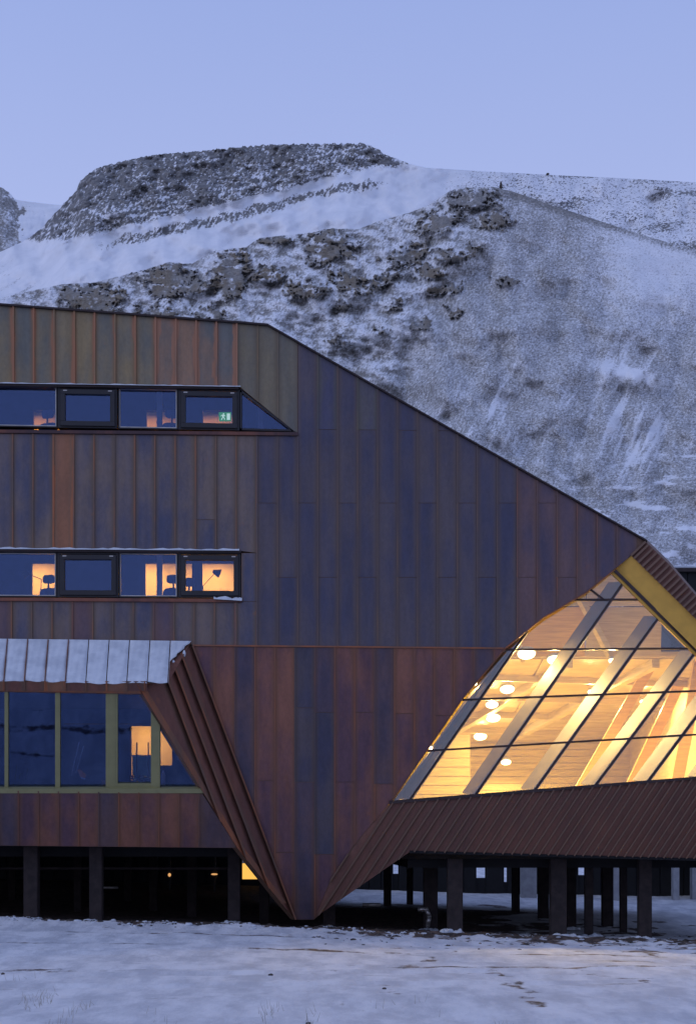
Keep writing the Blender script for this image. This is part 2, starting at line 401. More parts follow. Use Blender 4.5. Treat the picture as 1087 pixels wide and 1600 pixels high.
# ------------------------------------------------------------------ mountains
def mountain_mat(name, rockdark=(.17, .165, .16), rocklight=(.33, .315, .29), fscale=.55, soft=.10, stretch=(1., 1., 1.), cw=.5, bs=.5):
    m, t, b = newmat(name); p = pos(t)
    a = N(t, 'ShaderNodeAttribute'); a.attribute_name = 'rock'
    st = N(t, 'ShaderNodeAttribute'); st.attribute_name = 'warm'
    n = noise(t, p, fscale, 5, .75, stretch)
    nf = noise(t, p, fscale * 3.1, 3, .6, stretch)
    nb = noise(t, p, fscale * .10, 5, .6)
    nn = mathn(t, 'ADD', mathn(t, 'MULTIPLY', n, cw), mathn(t, 'ADD', mathn(t, 'MULTIPLY', nf, .9 - cw), mathn(t, 'MULTIPLY', nb, .10)))
    f = mathn(t, 'ADD', nn, mathn(t, 'MULTIPLY', mathn(t, 'SUBTRACT', a.outputs['Fac'], .5), .62))
    fac = maprange(t, f, .5 - soft, .5 + soft)
    rock = mix(t, maprange(t, noise(t, p, fscale * .6, 5, .7), .35, .65), rockdark, rocklight)
    rock = mix(t, st.outputs['Fac'], rock, mix(t, maprange(t, n, .35, .65), (.12, .10, .075), (.27, .225, .165)))
    sn = mix(t, maprange(t, nb, .3, .7), (.74, .75, .77), (.86, .86, .87))
    t.links.new(mix(t, fac, sn, rock), b.inputs['Base Color']); b.inputs['Roughness'].default_value = .9
    b.inputs['Specular IOR Level'].default_value = .1
    bump(t, b, nn, bs, .5 / fscale)
    return m

def sheet(name, crest, foot, D0, D1, pw, umin, umax, nu, nv, fn, mat, label, back=220., backdrop=60.):
    u = np.linspace(umin, umax, nu); v = np.linspace(0, 1, nv)
    U, V = np.meshgrid(u, v)
    cp = np.array(crest, float); cy = np.interp(U, cp[:, 0], cp[:, 1])
    if isinstance(foot, (int, float)): fy = np.full_like(U, foot)
    else: fp = np.array(foot, float); fy = np.interp(U, fp[:, 0], fp[:, 1])
    PY = fy + (cy - fy) * V
    D = D0 + (D1 - D0) * V ** pw
    dD, dpy, rock, warm = fn(U, PY, V, cy)
    D = D + dD; PY = PY + dpy
    X = (U - CX) * D / F_PX; Y = D - CAMD; Z = CZ + (HY - PY) * D / F_PX
    # the far side of the crest, falling away
    bx = X[-1:] * (1 + back / D[-1:]); by = Y[-1:] + back; bz = Z[-1:] - backdrop
    X = np.vstack([X, bx]); Y = np.vstack([Y, by]); Z = np.vstack([Z, bz])
    rock = np.vstack([rock, rock[-1:]]); warm = np.vstack([warm, warm[-1:]])
    o = grid_object(name, X, Y, Z, mat, {'rock': rock, 'warm': warm}); tag(o, label, kind='structure'); return o

def blob(U, PY, cx, cy, rx, ry, w=.0, ang=0.):
    c, s_ = math.cos(ang), math.sin(ang); dx = U - cx; dy = PY - cy
    a = (dx * c + dy * s_) / rx; b = (-dx * s_ + dy * c) / ry
    return np.clip(1.25 - np.sqrt(a * a + b * b) + w, 0, 1)

crestA = [(-400, 200), (-60, 262), (0, 292), (14, 300), (24, 311), (36, 314), (90, 320), (160, 322), (400, 330)]
def fnA(U, PY, V, cy):
    n = fbm(U / 26, PY / 26, 5, .6)
    rock = np.where(U < 14 + (PY - 300) * .35 + 34 * n + 12 * fbm(U / 5, PY / 5, 3, .6), .62, .12 + .25 * sstep(0, .5, n)) 
    return 30 * fbm(U / 26, PY / 26, 3, .35) * sstep(1, .8, V), 1.2 * fbm(U / 6, PY / 9, 3) + 5 * fbm(U / 9, U * 0 + 4, 3, .6) * sstep(.96, 1, V) * sstep(30, 5, U), np.clip(rock + .3 * n + .5 * fbm(U / 3.4, PY / 2.8, 4, .7), 0, 1.2), 0 * U
sheet('mountain', crestA, 470, 1500, 1900, 1., -150, 420, 440, 220, fnA, mountain_mat('far_mountain_face', fscale=.30), 'far dark rocky shoulder at the left edge of the sky')

crestB = [(-400, 430), (-100, 405), (0, 394), (35, 378), (62, 360), (95, 324), (118, 300), (126, 282), (150, 263), (200, 250), (240, 242), (330, 234), (420, 226), (500, 225), (570, 224), (588, 232), (605, 243), (640, 256), (665, 262), (760, 268), (850, 273), (960, 278), (1087, 285), (1500, 305)]
def fnB(U, PY, V, cy):
    n = fbm(U / 30, PY / 30, 5, .55); nf = fbm(U / 9, PY / 7, 4, .6)
    # cliff base line
    base = np.interp(U, [-400, 30, 60, 130, 250, 400, 540, 600, 650, 700], [380, 380, 381, 372, 343, 308, 272, 265, 262, 255])
    below = PY - base + 10 * n
    cliff = sstep(6, -8, below) * sstep(20, 62, U) * sstep(668, 600, U)
    band = .95 * np.exp(-((below - 20 + 3 * nf) / 10.) ** 2) * sstep(90, 220, U) * sstep(640, 560, U)
    vs = fbm(U / 4 + PY * .12, PY / 9, 4, .65); led = perlin(U / 120, below / 5.5) * sstep(-75, -20, below)
    rock = cliff * (.50 + .35 * nf + .25 * n + .50 * vs + .25 * led + .10 * sstep(-18, -70, below)) + .55 * band * (1 + 1.6 * vs) + .09
    strip = np.exp(-((below - 5) / 4.) ** 2) * sstep(150, 300, U); rock = rock - .45 * strip * sstep(.2, 1, 1 - cliff)
    rays = fbm((U + PY * 1.7) / 26, (U - PY) / 260, 4)            # gullies raking down the snow bowl
    rock = rock + (1 - cliff) * .26 * sstep(.0, .5, rays) * sstep(0, 60, below) * sstep(640, 460, U)
    hump = sstep(620, 760, U)
    rock = rock + hump * (.30 + .22 * sstep(-.1, .5, fbm(U / 90, PY / 22 + 4, 5, .6)))
    left = sstep(90, 20, U) * .15; rock = rock + left
    strata = perlin(U / 200, below / 6.5) * cliff
    dD = 30 * fbm(U / 40, PY / 40, 3, .33) - 20 * cliff * (.4 + .4 * fbm(U / 9, PY / 7, 2, .4) + .12 * vs) + 2 * strata + 4 * fbm((U + PY * 1.7) / 26, (U - PY) / 260, 2) * (1 - cliff)
    dpy = (.8 * fbm(U / 6, PY / 8, 2, .5) + 1.0 * fbm(U / 12, PY / 10, 2, .4)) * cliff * sstep(1.01, .985, V * .99)
    dpy = dpy + sstep(.97, 1, V) * cliff * 5.5 * fbm(U / 7, PY * 0 + 3, 4, .7)
    spk = fbm(U / 3.2 + PY * .1, PY / 2.4, 4, .75)
    rock = rock + spk * (.45 * cliff + .35 * hump + .16)
    return dD, dpy, np.clip(rock, -.3, 1.3), 0 * U
sheet('plateau_mountain', crestB, 640, 900, 1330, 1., -300, 1450, 900, 330, fnB, mountain_mat('plateau_face', fscale=.34, soft=.06, rockdark=(.12, .12, .125), rocklight=(.25, .24, .225), stretch=(1., 1., .7)), 'long flat topped mountain with a dark snow dusted cliff band')

crestC = [(-400, 540), (-100, 490), (0, 466), (60, 452), (98, 444), (150, 441), (232, 420), (262, 410), (300, 412), (335, 392), (385, 386), (405, 372), (440, 368), (480, 364), (515, 357), (560, 358), (590, 346), (640, 332), (670, 320), (700, 300), (716, 293), (770, 292), (800, 299), (860, 320), (930, 343), (1000, 366), (1087, 392), (1200, 430), (1500, 520)]
def fnC(U, PY, V, cy):
    n = fbm(U / 42, PY / 42, 5, .55); nf = fbm(U / 10, PY / 8, 5, .62); nm = fbm(U / 22 + 8, PY / 16, 5, .6)
    nh = fbm(U / 14 + 4, PY / 11 + 9, 5, .65); wU = U + 30 * nm + 16 * nf; wP = PY + 13 * nf + 12 * nh
    crag = 0 * U
    for a in ((150, 468, 52, 26, .1), (112, 462, 14, 20, .1), (262, 438, 30, 32, .3), (300, 446, 40, 22, -.1), (362, 426, 24, 40, .35), (420, 430, 40, 14, 0), (432, 376, 26, 9, .1),
              (506, 386, 26, 28, .35), (545, 392, 26, 20, -.1), (480, 455, 45, 18, -.05), (540, 440, 40, 20, -.1), (325, 490, 30, 14, 0), (250, 490, 60, 10, -.2), (205, 420, 30, 5, -.1)):
        crag = np.maximum(crag, blob(wU, wP, a[0], a[1], a[2], a[3], a[4]))
    crag2 = 0 * U
    for a in ((738, 312, 46, 20, .1, 0), (690, 345, 48, 22, .05, -.4), (770, 345, 36, 22, -.05, 0), (640, 400, 50, 20, .0, -.5), (668, 425, 26, 16, .1, 0), (720, 400, 60, 16, -.15, -.3), (600, 440, 40, 16, 0, -.5),
              (695, 455, 50, 11, -.15, -.2), (655, 510, 22, 9, 0, -.2), (710, 492, 16, 12, -.05, 0), (560, 455, 26, 12, 0, -.5), (620, 478, 32, 8, -.1, -.4), (525, 535, 16, 7, -.1, 0), (600, 520, 14, 6, -.1, 0), (540, 478, 22, 10, -.15, -.4), (790, 440, 30, 14, -.3, 0)):
        crag2 = np.maximum(crag2, blob(wU, wP, *a[:5], ang=a[5]))
    cr = np.maximum(crag, crag2 * .95)
    crs = sstep(.42, .68, cr + (.55 * nf + .45 * nh) * sstep(0, .25, cr) + .5 * fbm(U / 4.5, PY / 5.5, 3, .6) * sstep(0, .2, cr))
    # scree: right of a diagonal running down from the summit
    scree = sstep(-40, 90, (U - 700) * .9 + (PY - 300) * .55 - 60 + 50 * n)
    left = 1 - scree
    rock = scree * (.56 + .10 * nm + .10 * n) + left * (.34 + .26 * sstep(-.25, .4, nm + .4 * nh) )
    # gullies of snow on the right and lower slope
    gul = fbm((U * .92 + PY * .40) / 15, (PY - U * .4) / 120 + 3, 5, .6)
    gz = np.maximum(np.exp(-(((U - 805) / 95) ** 2 + ((PY - 650) / 60) ** 2)), np.exp(-(((U - 990) / 75) ** 2 + ((PY - 650) / 110) ** 2)))
    rock = rock - .38 * gz * sstep(.0, .45, gul)
    gg2 = fbm(U / 60 + 3, PY / 16 + 8, 5, .6)
    rock = rock - .5 * sstep(.05, .45, gg2) * sstep(700, 800, PY + .25 * (U - 900)) - .45 * np.exp(-(((U - 985) / 55) ** 2 + ((PY - 585 - (U - 985) * .25) / 14) ** 2)) * sstep(-.3, .2, nm)
    rock = rock - .25 * sstep(880, 1010, U) * sstep(560, 400, PY)
    ridge = sstep(16, 2, PY - cy) * sstep(740, 800, U); rock = rock + .25 * ridge
    rock = np.maximum(np.clip(rock, 0, 1), crs * (.80 + .65 * nf + .4 * nh + .75 * perlin(U / 34 + nh * .6, (PY + 9 * nh) / 5.5)))
    rock = rock + left * .22 * sstep(0, .5, perlin(U / 40 + nh, (PY + 12 * nh) / 6.)) 
    dark = sstep(-.2, .5, nm)
    warm = crs * (.25 + .7 * sstep(-.3, .3, n + .5 * nf)) * sstep(300, 360, PY)
    strata = perlin(U / 140, PY / 6.)
    led = perlin(U / 60 + nh * .6, (PY + 10 * nh) / 9.)
    nd = fbm(U / 60, PY / 60, 3, .33); nd2 = fbm(U / 22 + 8, PY / 16, 3, .35)
    dD = 26 * nd * sstep(1, .9, V) - 8 * crs * (.7 + .12 * led + .25 * nd2) - 2.5 * gz * gul + 7 * nd2 * (1 - scree * .8)
    dpy = crs * .8 * fbm(U / 6, PY / 6, 2, .5) + sstep(.96, 1, V) * (3.5 * np.clip(crag * 1.4, 0, 1) * nf + .8 * fbm(U / 5, PY * 0 + 9, 3, .6) + 4 * np.exp(-((U - 745) / 40) ** 2) * fbm(U / 9, PY * 0 + 1, 3, .7))
    spk = fbm(U / 3.4 + PY * .12, PY / 2.3, 4, .75)
    rock = rock + spk * (.46 * scree + .50 * left) * (1 - .45 * crs)
    dD = dD - .55 * np.clip(spk, -.6, .6)
    return dD, dpy, np.clip(rock, -.3, 1.3), np.clip(warm, 0, 1)
sheet('hillside', crestC, 1346, 330, 780, 1.1, -350, 1450, 1100, 760, fnC, mountain_mat('scree_hillside', fscale=1.2, soft=.13, cw=.32, bs=.4), 'snow dusted scree hill with brown crags rising behind the building')

# ------------------------------------------------------------------ the copper building
B = empty('copper_clad_building', P(480, 1440, 0.9))
tag(B, 'angular copper clad building with a slanting roofline and a large lit window, raised on piles', 'building')
S0 = Plane((0, 800, 0), (900, 800, 0), (400, 400, 0))
S1 = Plane((301, 1008, 0), (780, 1013, 0), (480, 1440, .9))
S4 = Plane((-100, 1070, -1.2), (215, 1070, -1.2), (0, 1322, .05))
S5 = Plane((-100, 998, 0), (301, 1004, 0), (0, 1066, -1.25))
def facet_plane():
    a = S1.at(301, 1010); e = S1.at(462, 1437); b = P(215, 1070, -1.2)
    pl = Plane.__new__(Plane); pl.o = a; n = (e - a).cross(b - a).normalized(); pl.n = n if n.y < 0 else -n; return pl
S2 = facet_plane()
def band_plane():
    a = S1.at(610, 1255); e = S1.at(490, 1437); b = P(1087, 1217, -.3)
    pl = Plane.__new__(Plane); pl.o = a; n = (e - a).cross(b - a).normalized(); pl.n = n if n.y < 0 else -n; return pl
S3 = band_plane()
S6 = Plane((1010, 845, 0), (985, 868, 0), (1087, 950, -.3))
S7 = Plane((985, 868, 0), (1087, 968, -.3), (955, 893, .14))
S8 = Plane((612, 1252, .58), (955, 893, .11), (1087, 1217, -.04))

def panel(surf, poly, mat, name='copper_panel', th=.009, rib=True, gap=.5, base=0.0, ribh=.038, ribw=1.05, udir=None, parent=B):
    """one sheet of cladding with its standing seam along the left edge"""
    xs = [p[0] for p in poly]; ys = [p[1] for p in poly]
    if area(poly) < 12: return None
    cx_, cy_ = sum(xs) / len(xs), sum(ys) / len(ys)
    if udir is None:
        x0, x1 = min(xs), max(xs); uf = lambda p: (p[0] - x0) / max(x1 - x0, 1e-3)
    else:
        pr = [p[0] * udir[0] + p[1] * udir[1] for p in poly]; x0, x1 = min(pr), max(pr); uf = lambda p: (p[0] * udir[0] + p[1] * udir[1] - x0) / max(x1 - x0, 1e-3)
    b = MB(); n = len(poly)
    def shrink(p, g):
        d_ = Vector((p[0] - cx_, p[1] - cy_)); L = d_.length
        return (p[0] - g * (1 if d_.x > 0 else -1), p[1] - g * .8 * (1 if d_.y > 0 else -1)) if L > g * 2 else p
    q = [shrink(p, gap) for p in poly]
    ta, tb = random.uniform(-.007, .007), random.uniform(-.002, .002)
    for p in q: b.v.append(surf.at(p[0], p[1], base))
    for p in q: b.v.append(surf.at(p[0], p[1], base + th + ta * (uf(p) - .5) + tb * ((p[1] - cy_) / 60)))
    b.face(range(n, 2 * n)); 
    for i in range(n):
        j = (i + 1) % n; b.face((i, j, n + j, n + i))
    for i, p in enumerate(q): b.uv[i] = b.uv[n + i] = (uf(p), p[1] / 72)
    if rib:
        # left border segment(s) of the panel
        best = None
        for i in range(n):
            p, r = poly[i], poly[(i + 1) % n]
            if uf(p) < .03 and uf(r) < .03 and (abs(p[1] - r[1]) + abs(p[0] - r[0])) > 4: best = (p, r)
        if best:
            p, r = best; k = len(b.v); s_ = Vector((r[0] - p[0], r[1] - p[1])); s_.normalize(); w = Vector((-s_.y, s_.x)) * ribw
            quad = [(p[0] - w.x, p[1] - w.y), (r[0] - w.x, r[1] - w.y), (r[0] + w.x, r[1] + w.y), (p[0] + w.x, p[1] + w.y)]
            for z in (base, base + ribh):
                for c in quad: b.v.append(surf.at(c[0], c[1], z))
            b.face((k + 4, k + 5, k + 6, k + 7))
            for i in range(4): b.face((k + i, k + (i + 1) % 4, k + 4 + (i + 1) % 4, k + 4 + i))
            for i in range(8): b.uv[k + i] = (.02, p[1] / 72)
    return b.build(name, mat, parent)

def backing(surf, poly, depth=.28, mat=None, name='wall_core', off=-.004):
    b = MB(); b.prism([surf.at(x, y, off) for x, y in poly], Vector((0, depth, 0))); return b.build(name, mat or M['core'], B)

def columns(surf, poly, seams, rows, matf, **kw):
    """cut a wall region into sheets: seams = x positions, rows(k) = y cuts in column k"""
    for k in range(len(seams) - 1):
        c = clip(clip(poly, 1, 0, -seams[k]), -1, 0, seams[k + 1])
        if len(c) < 3: continue
        cuts = sorted(rows(k, (seams[k] + seams[k + 1]) / 2)); prev = c
        for y in cuts + [None]:
            if y is None: piece = prev
            else: piece = clip(prev, 0, -1, y); prev = clip(prev, 0, 1, -y)
            if len(piece) >= 3 and area(piece) > 30:
                cxx = sum(p[0] for p in piece) / len(piece); cyy = sum(p[1] for p in piece) / len(piece)
                panel(surf, piece, matf(k, cxx, cyy), **kw)
            if len(prev) < 3: break

none = lambda k, x: []
left_seams = [465 - 31.7 * i for i in range(19, -1, -1)]
LX = left_seams[0]
def top(x): return np.interp(x, [-400, 0, 372, 418, 465, 1010], [446, 475, 503, 507, 534, 845])
# parapet left of x=372, above the upper windows
R1 = [(LX, top(LX)), (0, 475), (371, 503), (371, 604), (LX, 597)]
columns(S0, R1, left_seams[:-3] + [371], none, lambda k, x, y: M['parapet_worn'] if x > 255 else M['parapet'], ribh=.06, ribw=1.3)
R1b = [(371, 503), (418, 507), (465, 534), (465, 676), (460, 674), (376, 606), (371, 604)]
columns(S0, R1b, [371, 402.5, 434, 465], none, lambda k, x, y: M['parapet2'])
# middle band between the two window strips
R2 = [(LX, 674), (465, 682), (465, 700), (401, 700), (401, 866), (377, 864), (377, 860), (LX, 855)]
R2 = [(LX, 676), (401, 681), (401, 864), (376, 861), (LX, 857)]
def m2(k, x, y): return M['mid'] if not (x > 79 and x < 111) else M['sill_panel']
M['sill_panel'] = copper('copper_new_sheet', (0.21, 0.10, 0.06), (0.26, 0.115, 0.06), .2)
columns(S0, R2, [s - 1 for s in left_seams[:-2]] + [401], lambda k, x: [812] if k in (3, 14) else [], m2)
# narrow filler right of the second window strip
columns(S0, [(377, 864), (401, 864), (401, 940), (377, 940)], [377, 401], none, lambda k, x, y: M['mid'], rib=False)
# below the second window strip
R3 = [(LX, 934), (380, 940), (401, 940), (401, 1010), (301, 1008), (288, 1002), (LX, 996)]
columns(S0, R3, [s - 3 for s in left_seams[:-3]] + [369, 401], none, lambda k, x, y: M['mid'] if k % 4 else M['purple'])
# large dark gable
seamsR = [401.5, 433.5] + [465 + 31.15 * i for i in range(0, 18)]
open_line = [(1010, 845), (987, 867), (955, 892), (915, 925), (848, 965), (790, 1012)]
R4 = [(401, 681), (465, 681), (465, 534), (1010, 845), (987, 867), (955, 893), (915, 925), (848, 965), (787, 1013), (401, 1010)]
def rows4(k, x):
    j = k - 2
    return [671 + .01 * (x - 500), 902] if j % 2 else [786]
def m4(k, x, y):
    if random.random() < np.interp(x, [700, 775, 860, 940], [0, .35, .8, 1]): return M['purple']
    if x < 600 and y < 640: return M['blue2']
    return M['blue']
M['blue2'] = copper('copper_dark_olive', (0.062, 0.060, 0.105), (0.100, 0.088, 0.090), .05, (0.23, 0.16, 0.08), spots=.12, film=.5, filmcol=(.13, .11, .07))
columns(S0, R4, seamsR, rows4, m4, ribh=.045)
# lower red wall running down to the point
seams5 = [303, 335, 367, 398.5] + [429.5 + 31.1 * i for i in range(0, 13)]
R5 = [(301, 1010), (787, 1014), (722, 1092), (612, 1252), (560, 1311), (518, 1371), (490, 1437), (462, 1437)]
rows5 = {3: [1220], 4: [1332], 5: [1106, 1222], 6: [1113, 1335], 7: [1222], 8: [1113], 9: [1225], 10: [1115], 11: [], 12: [1118]}
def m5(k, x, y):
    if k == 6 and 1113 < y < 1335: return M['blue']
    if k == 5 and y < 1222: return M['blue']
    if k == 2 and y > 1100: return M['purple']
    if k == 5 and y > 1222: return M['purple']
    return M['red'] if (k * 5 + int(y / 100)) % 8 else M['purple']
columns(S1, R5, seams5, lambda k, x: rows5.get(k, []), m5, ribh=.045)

# wall cores (behind the sheets)
for reg in (R1, R1b, R2, [(377, 864), (401, 864), (401, 940), (377, 940)], R3, R4): backing(S0, reg)
b = MB(); b.prism([S1.at(x, y, -.004) for x, y in R5], Vector((0, .28, 0))); b.build('wall_core', M['core'], B)
# the horizontal fold flashing
b = MB(); b.prism([S0.at(x, y, .05) for x, y in ((301, 1007), (787, 1011.5), (787, 1014), (301, 1009.5))], Vector((0, .06, 0))); b.build('fold_flashing', M['facet'], B)

# ---- roof: coping and roof slopes
cop = [(LX, top(LX)), (0, 475), (371, 503), (418, 507), (465, 534), (1010, 845)]
b = MB()
for i in range(len(cop) - 1):
    (x0, y0), (x1, y1) = cop[i], cop[i + 1]
    b.prism([P(x0, y0 - 1.6, -.09), P(x1 + .5, y1 - 1.6, -.09), P(x1 + .5, y1 + 1.2, -.09), P(x0, y0 + 1.2, -.09)], Vector((0, .5, 0)))
b.build('roof_coping', M['coping'], B)
for i in range(len(cop) - 1):
    (x0, y0), (x1, y1) = cop[i], cop[i + 1]
    b = MB(); b.prism([P(x0, y0 + 3, .28), P(x1, y1 + 3, .28), P(x1, y1 + 16, .28), P(x0, y0 + 16, .28)], Vector((0, 14.5, 0))); b.build('roof_slope', M['coping'], B)

# ---- windows in strips
def ring(b, x0, y0, x1, y1, t, yf, yb, s=0.):
    """a rectangular ring of frame in facade pixels; s = slope of the strip"""
    def bar(a, c, d_, e):
        pts = [P(a, c + s * a, yf), P(d_, c + s * d_, yf), P(d_, e + s * d_, yf), P(a, e + s * a, yf)]
        b.prism(pts, Vector((0, yb - yf, 0)))
    bar(x0, y0, x1, y0 + t); bar(x0, y1 - t, x1, y1); bar(x0, y0 + t, x0 + t, y1 - t); bar(x1 - t, y0 + t, x1, y1 - t)
def pane_at(x0, y0, x1, y1, yd, s, parent, mat=None):
    b = MB(); b.prism([P(x0, y0 + s * x0, yd), P(x1, y0 + s * x1, yd), P(x1, y1 + s * x1, yd), P(x0, y1 + s * x0, yd)], Vector((0, .012, 0)))
    return b.build('pane', mat or M['glass'], parent)
def strip_windows(ytop, ybot, s, spans):
    for (x0, x1, kind) in spans:
        if kind == 'open':
            b = MB(); ring(b, x0, ytop, x1, ybot, 3.2, .02, .20, s); w = b.build('window', M['frame'], B)
            b = MB(); ring(b, x0 + 3.4, ytop + 4, x1 - 3.4, ybot - 3.4, 7.5, -.035, .10, s); f = b.build('sash', M['frame'], w, bevel=.006)
            b = MB()
            for hx in (x0 + 8, x1 - 14):
                b.prism([P(hx, ytop + 5.4 + s * hx, -.045), P(hx + 6, ytop + 5.4 + s * hx, -.045), P(hx + 6, ytop + 7 + s * hx, -.045), P(hx, ytop + 7 + s * hx, -.045)], Vector((0, .02, 0)))
            b.build('hinge', M['pipe'], w)
            pane_at(x0 + 10.6, ytop + 11.2, x1 - 10.6, ybot - 10.6, .03, s, w)
        else:
            b = MB(); ring(b, x0, ytop, x1, ybot, 1.8, .02, .20, s); w = b.build('window', M['frame'], B)
            b = MB(); ring(b, x0 + 1.9, ytop + 1.9, x1 - 1.9, ybot - 1.9, 1.2, .06, .12, s); b.build('glazing_bead', M['pipe'], w)
            pane_at(x0 + 3., ytop + 3., x1 - 3., ybot - 3., .10, s, w)
sA, sB = .016, .004
strip_windows(602, 666.5, sA, [(-104, -7, 'open'), (-5, 90, 'fix'), (91, 183, 'open'), (185, 278, 'fix'), (279, 374, 'open')])
strip_windows(862, 932.5, sB, [(-104, -7, 'open'), (-5, 89, 'fix'), (90, 185, 'open'), (186, 278, 'fix'), (279, 376, 'open')])
# triangular end light of the upper strip
b = MB()
for p, q in (((375, 608), (462, 674)), ((462, 674), (375, 672)), ((375, 672), (375, 608))):
    dx, dy = q[0] - p[0], q[1] - p[1]; L = math.hypot(dx, dy); nx, ny = -dy / L * 3, dx / L * 3
    b.prism([P(p[0], p[1], 0.01), P(q[0], q[1], 0.01), P(q[0] + nx, q[1] + ny, 0.01), P(p[0] + nx, p[1] + ny, 0.01)], Vector((0, .18, 0)))
w = b.build('window', M['frame'], B); w['label'] = 'triangular end window'
b = MB(); b.prism([P(376, 611, .1), P(456, 671, .1), P(376, 670, .1)], Vector((0, .012, 0))); b.build('pane', M['glass'], w)
# sills, heads with a line of snow
def flat_bar(name, pts, yf, yb, mat, parent=B):
    b = MB(); b.prism([P(x, y, yf) for x, y in pts], Vector((0, yb - yf, 0))); return b.build(name, mat, parent, bevel=.004)
flat_bar('window_sill', [(LX, 670), (466, 675), (466, 680.5), (LX, 675)], -.07, .2, M['sill'])
flat_bar('window_sill', [(LX, 932.8), (378, 935.6), (378, 941), (LX, 938)], -.07, .2, M['sill'])
flat_bar('window_head', [(LX, 597), (373, 604.5), (373, 608), (LX, 601)], -.06, .2, M['coping'])
flat_bar('window_head', [(LX, 857), (377, 860.6), (377, 863.6), (LX, 861)], -.06, .2, M['coping'])
def snow_line(pts, y0, y1, h):
    """thin uneven ridge of snow lying on a ledge"""
    b = MB(); n = 60; (xa, ya), (xb, yb) = pts
    rows = []
    for i in range(n + 1):
        t = i / n; x = xa + (xb - xa) * t; y = ya + (yb - ya) * t
        hh = h * (.45 + .75 * abs(math.sin(x * .13) * math.sin(x * .037 + 1)) + .25 * random.random())
        rows.append((P(x, y, y0), P(x, y - hh, (y0 + y1) / 2 - .01), P(x, y - hh, (y0 + y1) / 2 + .02), P(x, y, y1)))
    for r in rows: b.v += list(r)
    for i in range(n):
        for j in range(3): a = i * 4 + j; b.face((a, a + 4, a + 5, a + 1))
    return b.build('snow_ridge', M['snow'], None, smooth=True)
for k, (pp, hh) in enumerate((([(LX, 856.8), (374, 860.2)], 2.6), ([(LX, 596.8), (376, 604.2)], 1.5))):
    o = snow_line(pp, -.10, -.005, hh); tag(o, ('thin line of snow lying along the head of the middle window strip', 'faint line of snow lying along the head of the top window strip')[k], 'snow')
o = snow_line([(334, 936), (378, 938.6)], -.13, -.02, 4.2); tag(o, 'short ridge of snow on the sill below the desk lamp window', 'snow')

# ---- interiors of the two upper storeys
def slab(name, x0, x1, y0, y1, z0, z1, mat, parent=B):
    b = MB(); b.box((x0, y0, z0), (x1, y1, z1)); return b.build(name, mat, parent)
def wall_with_holes(yw, z0, z1, x0, x1, holes, mat, th=.12):
    """holes: (xa, xb, ztop, zbottom)"""
    cur = x0
    b = MB()
    for (xa, xb, zt, zb) in sorted(holes):
        b.box((cur, yw, z0), (xa, yw + th, z1)); b.box((xa, yw, zt), (xb, yw + th, z1))
        if zb > z0 + .01: b.box((xa, yw, z0), (xb, yw + th, zb))
        cur = xb
    b.box((cur, yw, z0), (x1, yw + th, z1)); return b.build('partition_wall', mat, B)
def X(px, y): return (px - CX) * (y + CAMD) / F_PX
def Zz(py, y): return CZ + (HY - py) * (y + CAMD) / F_PX
XL, XR = X(-120, 0), X(462, 0)
floors = {2: 6.25, 3: 9.85}
for st, zf in floors.items():
    slab('floor_slab', XL, XR + .05, .29, 5.0, zf - .35, zf, M['wall_sky_tint'])
    slab('ceiling', XL, XR + .05, .29, 5.0, zf + 2.62, zf + 2.75, M['wall_sky_tint'])
    slab('corridor_back_wall', XL, XR + .05, 4.8, 5.0, zf, zf + 2.62, M['warmwall'])
    slab('end_wall', XL - .15, XL, .29, 5.0, zf, zf + 2.75, M['wall_sky_tint'])
    slab('end_wall', XR + .06, XR + .2, .29, 5.0, zf, zf + 2.75, M['wall_sky_tint'])
zt2, zt3 = floors[2] + 2.2, floors[3] + 2.2
wall_with_holes(3.0, floors[2], floors[2] + 2.61, XL, XR, [(X(50, 3), X(93, 3), zt2, floors[2]), (X(227, 3), X(246, 3), zt2, floors[2]), (X(252, 3), X(300, 3), zt2, floors[2]), (X(316, 3), X(372, 3), zt2, floors[2])], M['wall_sky_tint'])
wall_with_holes(3.0, floors[3], floors[3] + 2.61, XL, XR, [(X(52, 3), X(93, 3), zt3, floors[3]), (X(229, 3), X(246, 3), zt3, floors[3]), (X(252, 3), X(290, 3), zt3, floors[3]), (X(317, 3), X(366, 3), zt3, floors[3])], M['wall_sky_tint'])

# lamps (each with the light it gives)
def lamp(name, loc, r, label, group=None, power=30., mat='lamp', col=(1., .66, .32), nrm=(0, 0, -1), sx_=1.):
    t = empty(name, loc); tag(t, label, 'lamp', group)
    nv = Vector(nrm).normalized(); q = nv.to_track_quat('-Z', 'Y'); mt = q.to_matrix()
    def disc(b, r0, z0, r1, z1, cap=True, n=20):
        k = len(b.v)
        for rr, zz in ((r0, z0), (r1, z1)):
            for i in range(n):
                a = 2 * math.pi * i / n; b.v.append(Vector(loc) + mt @ Vector((rr * math.cos(a) * sx_, rr * math.sin(a), zz)))
        for i in range(n): j = (i + 1) % n; b.face((k + i, k + j, k + n + j, k + n + i))
        if cap: b.face([k + n + i for i in range(n)]); b.face([k + i for i in range(n)][::-1])
    b = MB(); disc(b, r * 1.06, .07, r * 1.10, 0.01); b.build('housing', M['post'], t)
    b = MB(); disc(b, r, .004, r * .96, -.02); b.build('diffuser', M[mat], t)
    ld = bpy.data.lights.new('bulb', 'AREA'); ld.shape = 'DISK'; ld.size = r * 1.6; ld.energy = power; ld.color = col
    lo = bpy.data.objects.new('bulb', ld); C.objects.link(lo); lo.parent = t; lo.rotation_euler = q.to_euler(); lo.location = mt @ Vector((0, 0, -.04))
    return t
